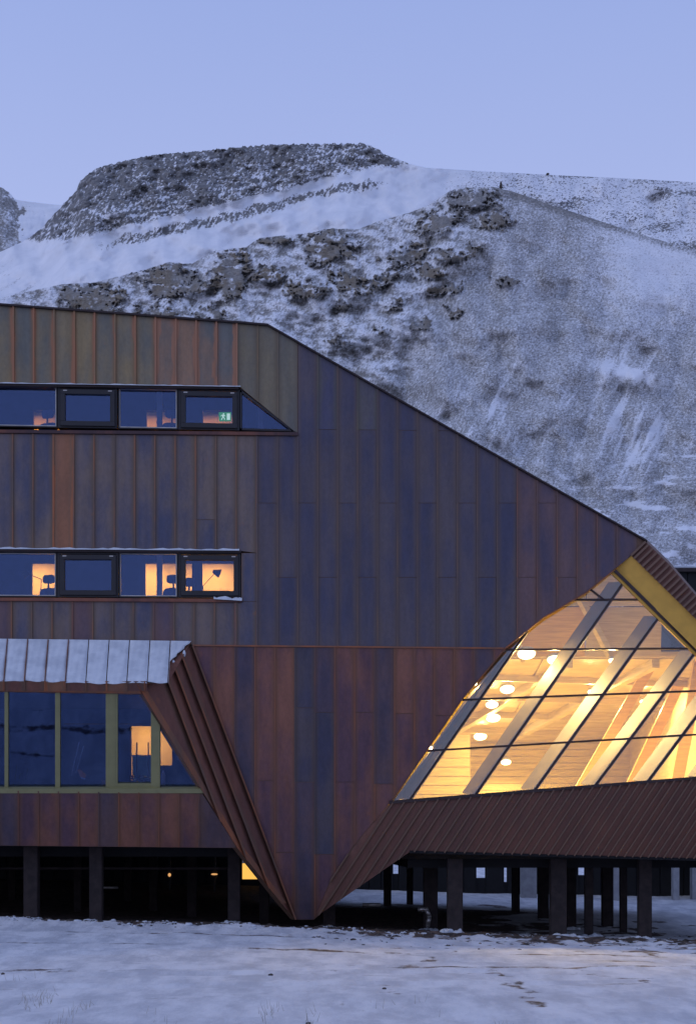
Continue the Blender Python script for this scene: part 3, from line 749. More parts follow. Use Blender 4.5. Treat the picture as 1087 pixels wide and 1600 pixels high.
for st, pw, xs in ((2, 80., (30, 205, 310)), (3, 30., (30, 205, 310))):
    for i, px in enumerate(xs):
        lamp('corridor_lamp', (X(px + 20, 4), 4.0, floors[st] + 2.6), .16,
             'round warm corridor lamp behind the %s of the %s window strip' % (('left end', 'middle', 'right end')[i], {2: 'middle', 3: 'top'}[st]),
             'corridor ceiling lamps', pw, 'lamp', (1., .45, .07) if st == 2 else (1., .38, .06))

# room posts
for (px, st) in ((246, 2), (246, 3), (404, 3)):
    x = X(px + 3, 2.0); b = MB(); b.box((x - .06, 2.0, floors[st]), (x + .06, 2.14, floors[st] + 2.61)); o = b.build('room_post', M['post'], B)

# exit sign
ex = MB(); 
t = empty('exit_sign', P(351, 650.5, 2.6)); tag(t, 'green illuminated exit sign with running figure behind the upper right casement', 'sign')
y_ = 2.6
b = MB(); b.prism([P(342, 644, y_), P(361, 644, y_), P(361, 657.5, y_), P(342, 657.5, y_)], Vector((0, .05, 0))); b.build('sign_box', M['exitgreen'], t)
b = MB(); yy = y_ - .006
def poly(b, pts): b.prism([P(342 + x, 644 + y, yy) for x, y in pts], Vector((0, .004, 0)))
poly(b, [(12.5, 2), (17.5, 2), (17.5, 12), (12.5, 12)])                        # door
poly(b, [(6.5, 1.6), (8.3, 1.6), (8.3, 3.4), (6.5, 3.4)])                       # head
poly(b, [(5.2, 3.8), (8.2, 3.8), (7.6, 8), (5.6, 8)])                         # trunk
poly(b, [(5.6, 8), (6.8, 8), (4.6, 12), (3.2, 12)])                           # legs
poly(b, [(6.4, 8), (7.6, 7.6), (9.6, 9.8), (9.2, 12), (8.2, 12), (8.4, 10.2)])
poly(b, [(7.8, 4.2), (10.6, 5.6), (10.2, 6.6), (7.6, 5.4)])
poly(b, [(5.2, 4.), (5.6, 5.2), (3.4, 6.6), (2.8, 5.8)])
b.build('running_figure', M['exitwhite'], t)

# chairs by the windows
def office_chair(px, py, y, rot, label):
    base = P(px, py, y); zf = floors[2] if base.z < 9.5 else floors[3]
    t = empty('office_chair', (base.x, base.y, zf)); tag(t, label, 'chair', 'office chairs behind the window strips')
    c, s_ = math.cos(rot), math.sin(rot)
    def T(v): return Vector((base.x + v[0] * c - v[1] * s_, base.y + v[0] * s_ + v[1] * c, zf + v[2]))
    def pad(nm, ctr, r, seg=14, rings=8):
        b = MB(); k0 = 0
        b.ball((0, 0, 0), 1, seg, rings)
        for i, v in enumerate(b.v):
            e = [math.copysign(abs(q_) ** .6, q_) for q_ in v]; b.v[i] = T((ctr[0] + e[0] * r[0], ctr[1] + e[1] * r[1], ctr[2] + e[2] * r[2]))
        b.build(nm, M['chair'], t, smooth=True)
    pad('seat', (0, 0, .5), (.25, .25, .05)); pad('backrest', (0, .24, 1.08), (.23, .04, .16)); pad('headrest', (0, .25, 1.43), (.15, .035, .10))
    b = MB(); b.tube(T((0, .27, .5)), T((0, .27, 1.4)), .02); b.build('back_post', M['black'], t)
    b = MB(); b.tube(T((0, 0, .1)), T((0, 0, .46)), .03); b.build('gas_column', M['black'], t)
    for i in range(5):
        a = i * 2 * math.pi / 5; b = MB(); b.tube(T((0, 0, .12)), T((.3 * math.cos(a), .3 * math.sin(a), .06)), .02, 6, .012)
        b.ball(T((.3 * math.cos(a), .3 * math.sin(a), .03)), .03, 6, 4); b.build('leg', M['black'], t)
office_chair(84, 900, .9, 2.9, 'dark chair in front of the leftmost lit doorway of the middle strip')
office_chair(270, 900, .9, 3.3, 'dark high backed chair just left of the desk lamp casement in the middle strip')
office_chair(300, 900, 1.3, 3.0, 'dark high backed chair seen inside the desk lamp casement')
office_chair(84, 648, .7, 2.8, 'dark chair at the left lit doorway of the top strip')
office_chair(268, 648, .7, 3.3, 'dark chair between the top strip room post and the exit sign')
# desks under the windows and task lamps
def task_lamp(base, elbow, head, tip, label, y=.7):
    t = empty('desk_lamp', P(*base, y)); tag(t, label, 'lamp')
    b = MB(); b.tube(P(*base, y), P(*elbow, y), .009); b.tube(P(*elbow, y), P(*head, y), .009); b.build('arm', M['black'], t)
    b = MB(); h = P(*head, y); d_ = (P(*tip, y) - h).normalized(); b.tube(h - d_ * .06, h + d_ * .10, .035, 12, .10); b.build('shade', M['black'], t)
    b = MB(); q = P(*base, y); b.tube(q, q - Vector((0, 0, .03)), .10, 16); b.build('base', M['black'], t)
task_lamp((318, 926), (317, 916), (337, 894), (345, 897), 'black articulated desk lamp in the right casement of the middle strip')
task_lamp((64, 934), (65, 905), (42, 896), (36, 899), 'black desk lamp with long arm before the lit doorway in the middle strip')
for (x0, x1, st) in ((-100, 120, 2), (190, 375, 2)):
    t = empty('desk', (X((x0 + x1) / 2, .75), .75, floors[st])); tag(t, 'long desk under the %s half of the middle window strip' % ('left' if x0 < 0 else 'right'), 'desk')
    b = MB(); b.box((X(x0, .7), .4, floors[st] + .70), (X(x1, .7), 1.1, floors[st] + .74)); b.build('desk_top', M['post'], t)
    for px in (x0 + 3, x1 - 3):
        b = MB(); b.box((X(px, .7) - .03, .45, floors[st]), (X(px, .7) + .03, 1.05, floors[st] + .70)); b.build('leg', M['black'], t)

# ---- projecting bay, lower left: snow roof, window wall, folded side
roofseams_top = [12 + 31.8 * i for i in range(-7, 9)]
roofseams_bot = [6.5 + 32 * i for i in range(-7, 9)]
right_end = lambda f: (300 - 66 * f, 1005 + 62 * f)
for i in range(len(roofseams_top)):
    ta_, tb_ = (roofseams_top[i], 998.5 + .012 * roofseams_top[i]), (roofseams_bot[i], 1063 + .014 * roofseams_bot[i])
    if i + 1 < len(roofseams_top):
        tc_, td_ = (roofseams_top[i + 1], 998.5 + .012 * roofseams_top[i + 1]), (roofseams_bot[i + 1], 1063 + .014 * roofseams_bot[i + 1])
        pl = [ta_, tc_, td_, tb_]
    else: pl = [ta_, (299, 1004), (236, 1066), tb_]
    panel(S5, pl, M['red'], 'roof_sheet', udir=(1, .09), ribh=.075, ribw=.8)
backing(S5, [(LX, 995), (301, 1004), (236, 1068), (LX, 1061)], .15, M['core'], 'roof_core', off=-.01)
# snow lying between the standing seams
b = MB()
for i in range(len(roofseams_top)):
    last = i + 1 >= len(roofseams_top)
    for_n = 14; nv_ = 16
    base_i = len(b.v)
    for a in range(nv_ + 1):
        f = a / nv_ * 1.03
        xa = roofseams_top[i] + (roofseams_bot[i] - roofseams_top[i]) * f + .7
        if last: xb = 299 - 64 * f + 1.5 * math.sin(a * 2.3)
        else: xb = roofseams_top[i + 1] + (roofseams_bot[i + 1] - roofseams_top[i + 1]) * f - .7
        if last: xb = max(xb, xa + .5)
        for c in range(for_n + 1):
            s_ = c / for_n; x = xa + (xb - xa) * s_
            edge = min(1, 5 * min(s_, 1 - s_) + .15); yb = 998.3 + .012 * x + (64.6 + .8 * math.sin(s_ * math.pi) + .8 * math.sin(i * 2.1 + s_ * 5) + 1.2 * math.sin(i * 5.3)) * f
            h = .012 + .045 * edge ** .5 * min(1, (1.04 - f) * 12 + .15) * (1 if not (last and f > .7) else .6)
            h += .006 * math.sin(x * .6 + f * 9)
            b.v.append(S5.at(x, yb - .4, .018 + h))
    for a in range(nv_):
        for c in range(for_n): k = base_i + a * (for_n + 1) + c; b.face((k, k + 1, k + for_n + 2, k + for_n + 1))
sr = b.build('roof_snow', M['snow'], None, smooth=True); tag(sr, 'blue white snow lying between the seams of the bay roof', 'snow', kind='stuff')
# eave fascia below the snow
b = MB(); b.prism([S4.at(x, y, .04) for x, y in ((LX, 1060), (236, 1068), (214, 1070), (222, 1084), (LX, 1078))], Vector((0, .25, 0))); b.build('eave_fascia', M['facet'], B)
for i in range(len(roofseams_bot) - 1):
    x0, x1 = roofseams_bot[i], roofseams_bot[i + 1]
    panel(S4, [(x0, 1064), (min(x1, 226), 1064), (min(x1, 226), 1080), (x0, 1080)], M['sill_panel'] if i % 3 == 0 else M['facet'], 'eave_sheet', base=.045, rib=True)
# wall under the bay window
R6 = [(LX, 1233), (316, 1240), (371, 1325), (LX, 1320)]
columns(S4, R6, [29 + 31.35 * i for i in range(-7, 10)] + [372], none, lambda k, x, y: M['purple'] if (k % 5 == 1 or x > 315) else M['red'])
backing(S4, R6, .25)
# folded side of the bay: long tapering sheets
A_, E_ = (301, 1008), (462, 1437)
front = [(214, 1069), (371, 1325), (441, 1411)]
facet_poly = [A_, (214, 1069), (371, 1325), (441, 1413), E_]
dv = Vector((E_[0] - A_[0], E_[1] - A_[1])).normalized(); nn_ = Vector((-dv.y, dv.x))
offs = [0, 21, 38, 55, 100]
side_n = lambda p: (p[0] - A_[0]) * nn_.x + (p[1] - A_[1]) * nn_.y
for i in range(4):
    a0, a1 = offs[i], offs[i + 1]
    pl = clip(facet_poly, nn_.x, nn_.y, -(A_[0] * nn_.x + A_[1] * nn_.y) - a0)
    pl = clip(pl, -nn_.x, -nn_.y, (A_[0] * nn_.x + A_[1] * nn_.y) + a1)
    panel(S2, pl, M['facet'], 'folded_sheet', udir=(nn_.x, nn_.y), ribh=.10, ribw=1.3, th=.02)
b = MB(); b.prism([S2.at(x, y, -.004) for x, y in facet_poly], Vector((-.12, .22, 0))); b.build('wall_core', M['core'], B)
# raised rim along the outer edge of the fold
b = MB()
for p, q in (((214, 1069), (371, 1325)), ((371, 1325), (441, 1413))):
    b.prism([S2.at(p[0], p[1], .05), S2.at(q[0], q[1], .05), S2.at(q[0] + 7, q[1] - 2, .05), S2.at(p[0] + 9, p[1] - 2, .05)], Vector((-.02, .10, 0)))
b.build('fold_rim', M['facet'], B)
# caps of snow on the rib ends
for k, (px, py) in enumerate(((288, 1021), (271, 1036), (255, 1053))):
    b = MB(); b.ball(S2.at(px, py, .12), (.035, .03, .07), 8, 6, .2); o = b.build('snow_dab', M['snow'], None, smooth=True)
    tag(o, ('uppermost', 'middle', 'lowest')[k] + ' of three dabs of snow on the rib ends beside the bay roof', 'snow')

# bay window wall: olive frame
def s4bar(x0, y0, x1, y1, off0, off1, name='frame', mat=None, parent=None, pts=None):
    b = MB(); pts = pts or [(x0, y0), (x1, y0), (x1, y1), (x0, y1)]
    b.prism([S4.at(x, y, off0) for x, y in pts], -S4.n * (off0 - off1)); return b.build(name, mat or M['olive'], parent)
BW = s4bar(LX, 1232.5, 318, 1239.5, .03, -.2, 'window'); BW.parent = B; BW.matrix_parent_inverse = Matrix.Translation(-B.location); BW['label'] = 'wide olive framed bay window'
for (x0, x1) in ((-80, -73), (7.5, 13), (86.5, 94), (165.5, 180)): s4bar(x0, 1076, x1, 1232.5, -.05, -.2, 'mullion', parent=BW)
s4bar(0, 0, 0, 0, -.05, -.2, 'mullion', parent=BW, pts=[(236, 1112), (250, 1134), (250, 1232.5), (236, 1232.5)])
s4bar(180, 1224.5, 236, 1232.5, -.06, -.2, 'casement_rail', parent=BW)
s4bar(180, 1076, 184, 1224.5, -.06, -.2, 'casement_stile', parent=BW)
for pts in ([(-73, 1078), (7.5, 1078), (7.5, 1232), (-73, 1232)], [(13, 1078), (86.5, 1078), (86.5, 1232), (13, 1232)], [(94, 1078), (165.5, 1078), (165.5, 1232), (94, 1232)],
            [(184, 1078), (214, 1078), (236, 1112), (236, 1224), (184, 1224)], [(250, 1134), (312, 1232), (250, 1232)]):
    s4bar(0, 0, 0, 0, -.12, -.13, 'pane', mat=M['glass'], parent=BW, pts=pts)
# bay room
zl = Zz(1250, 0)
xr_ = X(330, 0)
slab('floor_slab', X(-120, 0), X(303, 0), -.1, 6.0, zl - .3, zl, M['wall_sky_tint'])
slab('ceiling', X(-120, 0), X(196, 0), -.75, .4, Zz(1074, -1.1), Zz(1066, -1.1), M['wall_sky_tint'])
slab('ceiling', X(-120, 0), xr_, .4, 6.0, Zz(1074, -1.1), Zz(1066, -1.1), M['wall_sky_tint'])
zc = Zz(1074, -1.1)
slab('end_wall', X(-125, 0), X(-120, 0), -.7, 6.0, zl, zc, M['wall_sky_tint'])
slab('end_wall', xr_ + .02, xr_ + .15, 1.0, 6.0, zl, zc, M['wall_sky_tint'])
wall_with_holes(4.0, zl, zc - .01, X(-120, 0), xr_ + .02, [(X(205, 4), X(238, 4), Zz(1134, 4), zl), (X(250, 4), X(269, 4), Zz(1134, 4), Zz(1196, 4))], M['wall_sky_tint'])
slab('corridor_back_wall', X(120, 0), xr_, 5.9, 6.05, zl, zc, M['warmwall'])
flat_bar('picture_rail', [(100, 1130), (300, 1130), (300, 1132.5), (100, 1132.5)], 3.95, 4.0, M['sill'])
lamp('corridor_lamp', (X(225, 5), 5.0, zc - .04), .15, 'round warm lamp behind the lit opening of the ground floor bay', 'corridor ceiling lamps', 60., 'lamp', (1., .48, .09))
cb = empty('teal_cabinet', P(224, 1240, 3.8)); tag(cb, 'low teal cabinet standing in the lit opening of the bay room', 'cabinet')
b = MB(); b.box((X(207, 3.7), 3.7, zl), (X(236, 3.7), 4.0, Zz(1182, 3.7))); b.build('cabinet_body', M['teal'], cb, bevel=.01)
b = MB(); b.box((X(206, 3.7), 3.66, Zz(1182, 3.7)), (X(237, 3.7), 4.02, Zz(1180, 3.7))); b.build('cabinet_top', M['post'], cb)
for px in (214, 232):
    b = MB(); b.tube(P(px, 1234, 3.4), P(px, 1160, 3.4), .018); o = b.build('stand_pole', M['black'], None); tag(o, ('thin dark pole standing at the left of the lit opening', 'thin dark pole standing at the right of the lit opening')[px == 232], 'pole')
# table with plants and clutter on the sill
t = empty('work_table', P(190, 1250, 1.4)); tag(t, 'dark work table standing inside the bay casement', 'table')
zt = Zz(1226, 1.4); b = MB(); b.box((X(180, 1.4), 1.1, zt - .05), (X(300, 1.4), 1.7, zt)); b.build('table_top', M['chair'], t)
for px in (184, 296):
    b = MB(); b.box((X(px, 1.4) - .03, 1.35, zl), (X(px, 1.4) + .03, 1.41, zt - .05)); b.build('leg', M['black'], t)
b = MB()
for i in range(26):
    a = random.uniform(0, 6.28); c = P(random.uniform(206, 236), random.uniform(1212, 1223), 1.4 + random.uniform(-.1, .1)); b.ball(c, (random.uniform(.03, .09), .04, random.uniform(.015, .04)), 6, 4, .5)
b.tube(P(218, 1214, 1.4), P(218, 1226, 1.4), .02)
o = b.build('coiled_hose', M['black'], None); tag(o, 'tangle of dark cable lying on the table in the bay casement', 'cable')
t = empty('bottle', P(255, 1232, .5)); tag(t, 'pale bottle standing on the sill at the corner of the bay window', 'bottle')
b = MB(); b.tube(P(255, 1231, .45), P(255, 1212, .45), .055, 12); b.tube(P(255, 1212, .45), P(255, 1204, .45), .055, 12, .02); b.build('bottle_body', M['post'], t, smooth=False)
b = MB(); b.tube(P(255, 1204, .45), P(255, 1199, .45), .022, 10); b.build('bottle_cap', M['sill'], t)
t = empty('orange_tool', P(127, 1214, 1.0)); tag(t, 'small orange and white gadget lying low in the second bay pane', 'gadget')
b = MB(); b.prism([P(x, y, 1.0) for x, y in ((121, 1203), (126, 1202), (134, 1211), (133, 1216), (126, 1214))], Vector((0, .06, 0))); b.build('gadget_body', simple('orange_plastic', (.7, .25, .12), .5), t)
b = MB(); b.prism([P(x, y, .98) for x, y in ((126, 1214), (133, 1216), (134, 1218), (128, 1217))], Vector((0, .06, 0))); b.build('gadget_base', M['post'], t)
b = MB(); b.box((X(-90, 1), .9, zl), (X(160, 1), 1.5, Zz(1218, 1))); o = b.build('low_shelf', M['chair'], None, bevel=.01); tag(o, 'long low dark blue cabinet running behind the left bay panes', 'cabinet')
for (a_, b_) in (((112, 1212), (124, 1160)), ((119, 1208), (131, 1166))):
    m_ = MB(); m_.tube(P(*a_, 1.2), P(*b_, 1.2), .012, 6); o = m_.build('thin_rod', M['post'], None); tag(o, ('left' if a_[0] < 115 else 'right') + ' of two thin leaning rods behind the third bay pane', 'rod')
b = MB()
for (px, h) in ((24, 24), (41, 20), (30, 12)):
    b.tube(P(px, 1220, 1.1), P(px + 3, 1220 - h, 1.1), .012, 6)
o = b.build('camera_tripod', M['black'], None); tag(o, 'dark tripod legs low in the second bay pane', 'tripod')

# ---- lower seamed band under the glazed hall
band = [(610, 1255), (700, 1248), (1087, 1217), (1230, 1206), (1230, 1346), (1087, 1342), (640, 1331), (575, 1376), (500, 1428), (490, 1437), (518, 1371), (560, 1311)]
bd = Vector((610 - 490, 1255 - 1437)).normalized(); bn = Vector((-bd.y, bd.x))
if bn.x < 0: bn = -bn
o0 = 610 * bn.x + 1255 * bn.y
k = 0; a0 = -26.0
while a0 < 620:
    step = 14.3 - 4.5 * max(0, min(1, a0 / 430))
    pl = clip(clip(band, bn.x, bn.y, -o0 - a0), -bn.x, -bn.y, o0 + a0 + step)
    if len(pl) >= 3 and area(pl) > 10: panel(S3, pl, M['band'], 'seamed_sheet', udir=(bn.x, bn.y), ribh=.10, ribw=1.15, gap=.2)
    a0 += step
backing(S3, band, .25)
b = MB(); b.prism([S3.at(x, y, .09) for x, y in ((608, 1251), (1230, 1202), (1230, 1206), (608, 1256))], Vector((0, .3, 0))); b.build('sill_flashing', M['mull'], B)
b = MB(); b.prism([S3.at(x, y, .05) for x, y in ((640, 1329), (1087, 1341), (1230, 1345), (1230, 1349), (1087, 1345), (640, 1333))], Vector((0, .3, 0))); b.build('bottom_flashing', M['dark'], B)
# soffits: floors of the building above the piles; left pair extended, unseen, to block skylight
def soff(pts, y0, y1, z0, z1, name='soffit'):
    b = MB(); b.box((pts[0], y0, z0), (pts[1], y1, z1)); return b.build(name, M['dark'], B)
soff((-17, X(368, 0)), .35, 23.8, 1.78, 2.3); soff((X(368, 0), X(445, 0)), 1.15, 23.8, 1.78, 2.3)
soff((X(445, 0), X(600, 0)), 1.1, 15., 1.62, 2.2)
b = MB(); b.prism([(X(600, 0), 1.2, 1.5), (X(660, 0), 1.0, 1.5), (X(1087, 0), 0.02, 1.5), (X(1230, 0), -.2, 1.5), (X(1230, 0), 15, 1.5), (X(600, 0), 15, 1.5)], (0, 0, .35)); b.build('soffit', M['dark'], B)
# solid body behind the pointed wall
b = MB(); b.prism([S1.at(x, y, -.29) for x, y in ((330, 1015), (770, 1018), (600, 1262), (486, 1430), (466, 1430))], Vector((0, .3, 0))); b.build('wedge_body', M['core'], B)
# joists below the soffits
for i in range(9):
    y = 1.2 + i * 1.6
    b = MB(); b.box((X(640, 0), y, 1.30 - .0), (X(1230, 0), y + .18, 1.499)); b.build('joist', M['dark'], B)
    b = MB(); b.box((-17, y, 1.55), (X(360, 0), y + .18, 1.779)); b.build('joist', M['dark'], B)
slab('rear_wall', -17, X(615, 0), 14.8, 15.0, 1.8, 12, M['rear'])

# piles
def pile(px, w, y, top_z, mat='pile'):
    x = X(px, y); r = w * (y + CAMD) / F_PX / 2; gz = float(ground_z(x, y))
    b = MB(); b.box((x - r, y - r, gz - .4), (x + r, y + r, top_z)); o = b.build('pile', M[mat], B, bevel=.012)
    return x, y, gz, r
for (px, w, y) in ((-60, 22, .8), (50, 22, .7), (151, 20, .7), (122, 11, 6), (240, 12, 8), (366, 19, 1.3), (413, 15, 3.), (300, 14, 5), (200, 10, 12), (20, 10, 11)): pile(px, w, y, 1.78)
foot = []
for (px, w, y) in ((514, 19, 2.0), ): foot.append(pile(px, w, y, 1.62))
for (px, w, y) in ((605, 12, 13), (672, 22, 2.6), (710, 24, .9), (805, 12, 11), (848, 16, 9), (871, 25, .9), (892, 14, 5.5), (919, 13, 1.9), (948, 17, 6.5), (973, 11, 4.0), (1006, 20, .8), (1120, 22, .8), (1150, 14, 5), (640, 10, 14)):
    foot.append(pile(px, w, y, 1.50 if y < 14 else 1.5))
# pile caps of the cross bracing
b = MB(); b.tube(P(0, 1357, 2.), P(360, 1357, 2.), .03); b.build('brace_pipe', M['pile'], B)

# pipes under the building
def pipe(pts, y, r, label, nm='pipe'):
    b = MB()
    for p, q in zip(pts[:-1], pts[1:]): b.tube(P(p[0], p[1], y), P(q[0], q[1], y), r, 10); b.ball(P(q[0], q[1], y), r * 1.02, 10, 6)
    o = b.build(nm, M['pipe'], None, smooth=True); tag(o, label, 'pipe'); return o
pipe([(566, 1414), (592, 1414)], 3., .045, 'short straight pale pipe on the dark soil right of the copper point')
pipe([(652, 1421), (666, 1421), (670, 1432), (668, 1446)], 2.2, .055, 'bent galvanised pipe elbow before the dark pile right of the copper point')
pipe([(160, 1387), (183, 1387)], 5., .035, 'short pale pipe in the dark under the left wing, right of the second pile')

# ---- ribbed fascia and ochre reveal at the upper right
rim = [(1010, 845), (1230, 1092), (1230, 1108), (985, 868)]
rd = Vector((-1, .95)).normalized(); rn = Vector((-rd.y, rd.x))
if rn.x < 0: rn = -rn
o0 = 1003 * rn.x + 842 * rn.y
a0 = -14.
while a0 < 330:
    pl = clip(clip([(1008, 846), (1045, 882), (1087, 931), (1230, 1098), (1230, 1108), (1087, 968), (985, 868)], rn.x, rn.y, -o0 - a0), -rn.x, -rn.y, o0 + a0 + 9.)
    if len(pl) >= 3: panel(S6, pl, M['band'], 'seamed_sheet', udir=(rn.x, rn.y), ribh=.11, ribw=1.7, gap=.2)
    a0 += 9.
b = MB(); b.prism([S6.at(x, y, -.01) for x, y in ((1008, 846), (1045, 882), (1087, 931), (1230, 1098), (1230, 1108), (1087, 968), (985, 868))], Vector((.1, .5, .15))); b.build('wall_core', M['core'], B)
b = MB(); b.prism([S7.at(x, y) for x, y in ((985.5, 867.5), (1087, 967.5), (1230, 1107), (1230, 1158), (1087, 1015), (961, 889))], S7.n * -.03); b.build('reveal_board', M['ochre'], B)
# glazing edge channel: thin ochre and dark strips between reveal and glass
b = MB(); b.prism([S8.at(x, y, .10) for x, y in ((961, 889), (1230, 1154), (1230, 1160), (958, 892.5))], Vector((0, .10, 0))); b.build('edge_channel', M['mull'], B)
b = MB(); b.prism([S8.at(x, y, .05) for x, y in ((958, 892), (1230, 1160), (1230, 1167), (954, 895.5))], Vector((0, .08, 0))); b.build('edge_batten', M['ochre'], B)
# left edge trim of the glazing
b = MB()
for p, q in (((790, 1011), (722, 1091)), ((722, 1091), (611, 1252)), ((848, 964), (790, 1011)), ((915, 925), (848, 964)), ((957, 891), (915, 925))):
    dx, dy = q[0] - p[0], q[1] - p[1]; L = math.hypot(dx, dy); nx, ny = dy / L * 1.6, -dx / L * 1.6
    b.prism([S0.at(p[0], p[1], .03) if p[1] < 1012 else S1.at(p[0], p[1], .03), S0.at(q[0], q[1], .03) if q[1] < 1012 else S1.at(q[0], q[1], .03),
             S0.at(q[0] + nx, q[1] + ny, .03) if q[1] < 1012 else S1.at(q[0] + nx, q[1] + ny, .03), S0.at(p[0] + nx, p[1] + ny, .03) if p[1] < 1012 else S1.at(p[0] + nx, p[1] + ny, .03)], Vector((0, .06, 0)))
b.build('opening_trim', M['facet'], B)

# ---- the big slanted window
GP = [(612, 1252), (722, 1092), (787, 1015), (848, 966), (915, 926), (955, 894), (1087, 1020), (1230, 1163), (1230, 1206), (1087, 1217)]
GW = empty('glazed_wall', S8.at(840, 1235)); GW.parent = B; GW.matrix_parent_inverse = Matrix.Translation(-B.location)
diag = [((640, 1250), (828, 979)), ((743, 1241), (974, 909)), ((837, 1232), (1028, 965)), ((931.5, 1225), (1087, 1017)), ((1014, 1218), (1128, 1065)), ((1100, 1212), (1190, 1090))]
hor = [((660, 1173.5), (1230, 1139)), ((719, 1093.5), (1230, 1074)), ((781, 1015), (1230, 1012)), ((887, 937), (1100, 936))]
def seg_clip(p, q, poly_):
    """portion of segment pq inside the (possibly concave) glass outline"""
    ts = []; n = len(poly_)
    for i in range(n):
        a, b_ = poly_[i], poly_[(i + 1) % n]
        den = (q[0] - p[0]) * (b_[1] - a[1]) - (q[1] - p[1]) * (b_[0] - a[0])
        if abs(den) < 1e-9: continue
        t = ((a[0] - p[0]) * (b_[1] - a[1]) - (a[1] - p[1]) * (b_[0] - a[0])) / den
        u = ((a[0] - p[0]) * (q[1] - p[1]) - (a[1] - p[1]) * (q[0] - p[0])) / den
        if 0 <= u <= 1: ts.append(t)
    if len(ts) < 2: return None
    t0, t1 = min(ts), max(ts); f = lambda t: (p[0] + (q[0] - p[0]) * t, p[1] + (q[1] - p[1]) * t); return f(t0), f(t1)
def gbar(p, q, w, off0, off1, name, mat, parent=GW):
    dx, dy = q[0] - p[0], q[1] - p[1]; L = math.hypot(dx, dy); nx, ny = -dy / L * w / 2, dx / L * w / 2
    b = MB(); b.prism([S8.at(p[0] - nx, p[1] - ny, off0), S8.at(q[0] - nx, q[1] - ny, off0), S8.at(q[0] + nx, q[1] + ny, off0), S8.at(p[0] + nx, p[1] + ny, off0)], -S8.n * (off0 - off1))
    o = b.build(name, mat); o.parent = parent; return o
def pw(o, parent):
    o.parent = parent; o.matrix_parent_inverse = parent.matrix_world.inverted() if parent.parent is None else Matrix.Translation(-(parent.location)); return o
GWI = Matrix.Translation(-GW.location)
def addg(o):
    o.parent = GW; o.matrix_parent_inverse = GWI; return o
finvec = Vector((-.23, .36, .05))
for (p, q) in diag:
    sg = seg_clip(p, q, GP)
    if not sg: continue
    addg(gbar(sg[0], sg[1], 3.7, .04, -.03, 'glazing_bar', M['mull'], None))
    a = S8.at(*sg[0], -.05); c = S8.at(*sg[1], -.05); w = (c - a).normalized().cross(finvec).normalized() * .05
    b = MB(); b.prism([a - w, c - w, c + w, a + w], finvec); addg(b.build('timber_fin', M['fin']))
# fin along the left edge
a = S8.at(612, 1252, -.05); c = S8.at(729, 1092, -.05); e = S8.at(797, 1010, -.05)
for p_, q_ in ((a, c), (c, e)):
    w = (q_ - p_).normalized().cross(Vector((.05, .5, .05))).normalized() * .10
    b = MB(); b.prism([p_ + Vector((.04, 0, 0)), q_ + Vector((.04, 0, 0)), q_ + Vector((.14, .1, 0)), p_ + Vector((.14, .1, 0))], Vector((.0, .5, .05))); addg(b.build('timber_fin', M['fin']))
for (p, q) in hor:
    sg = seg_clip(p, q, GP)
    addg(gbar(sg[0], sg[1], 3.0, .045, -.03, 'transom', M['mull'], None))
addg(gbar((913, 914), (943, 937), 3., .045, -.03, 'glazing_bar', M['mull'], None))
# panes: cut the outline by the bars
cells = [GP]
for ln in [( (p), (q)) for p, q in diag] + hor:
    p, q = ln; a_, b_, c_ = line_side(p, q); new = []
    for cpoly in cells:
        for sg in (1, -1):
            r = clip(cpoly, a_ * sg, b_ * sg, c_ * sg)
            if len(r) >= 3 and area(r) > 25: new.append(r)
    cells = new
for cpoly in cells:
    cx_ = sum(p[0] for p in cpoly) / len(cpoly); cy_ = sum(p[1] for p in cpoly) / len(cpoly)
    pts = [(cx_ + (x - cx_) * .995, cy_ + (y - cy_) * .995) for x, y in cpoly]
    b = MB(); b.prism([S8.at(x, y, .0) for x, y in pts], -S8.n * .012); addg(b.build('pane', M['bayglass']))

# ---- hall behind the big window
HX0, HX1 = 0.2, 8.3; HZ = 2.70
b = MB(); b.prism([(HX0, 1.1, HZ - .2), (1.4, 1.0, HZ - .2), (7.5, .12, HZ - .2), (HX1, .08, HZ - .2), (HX1, 13.2, HZ - .2), (HX0, 13.2, HZ - .2)], (0, 0, .2)); b.build('hall_floor', M['pine'], B)
zf0, zf1 = 6.15, 4.95
def ceilz(y): return zf0 + (zf1 - zf0) * (y - 2.2) / 10.8
b = MB(); b.prism([(HX0, 2.2, zf0), (HX1, 2.2, zf0), (HX1, 13., zf1), (HX0, 13., zf1)], (0, 0, .12)); b.build('hall_ceiling', M['ply'], B)
# plywood lining panels of the ceiling, laid with open joints
for i in range(7):
    for j in range(5):
        x0 = 1. + i * 1.75 + (j % 2) * .35
        if x0 + 1.7 > HX1: continue
        y0 = 2.3 + j * 2.1; z0, z1 = ceilz(y0) - .005, ceilz(y0 + 2.04) - .005
        b = MB(); b.prism([(x0, y0, z0), (x0 + 1.70, y0, z0), (x0 + 1.70, y0 + 2.04, z1), (x0, y0 + 2.04, z1)], (0, 0, -.03)); b.build('ceiling_panel', M['ply'], B)
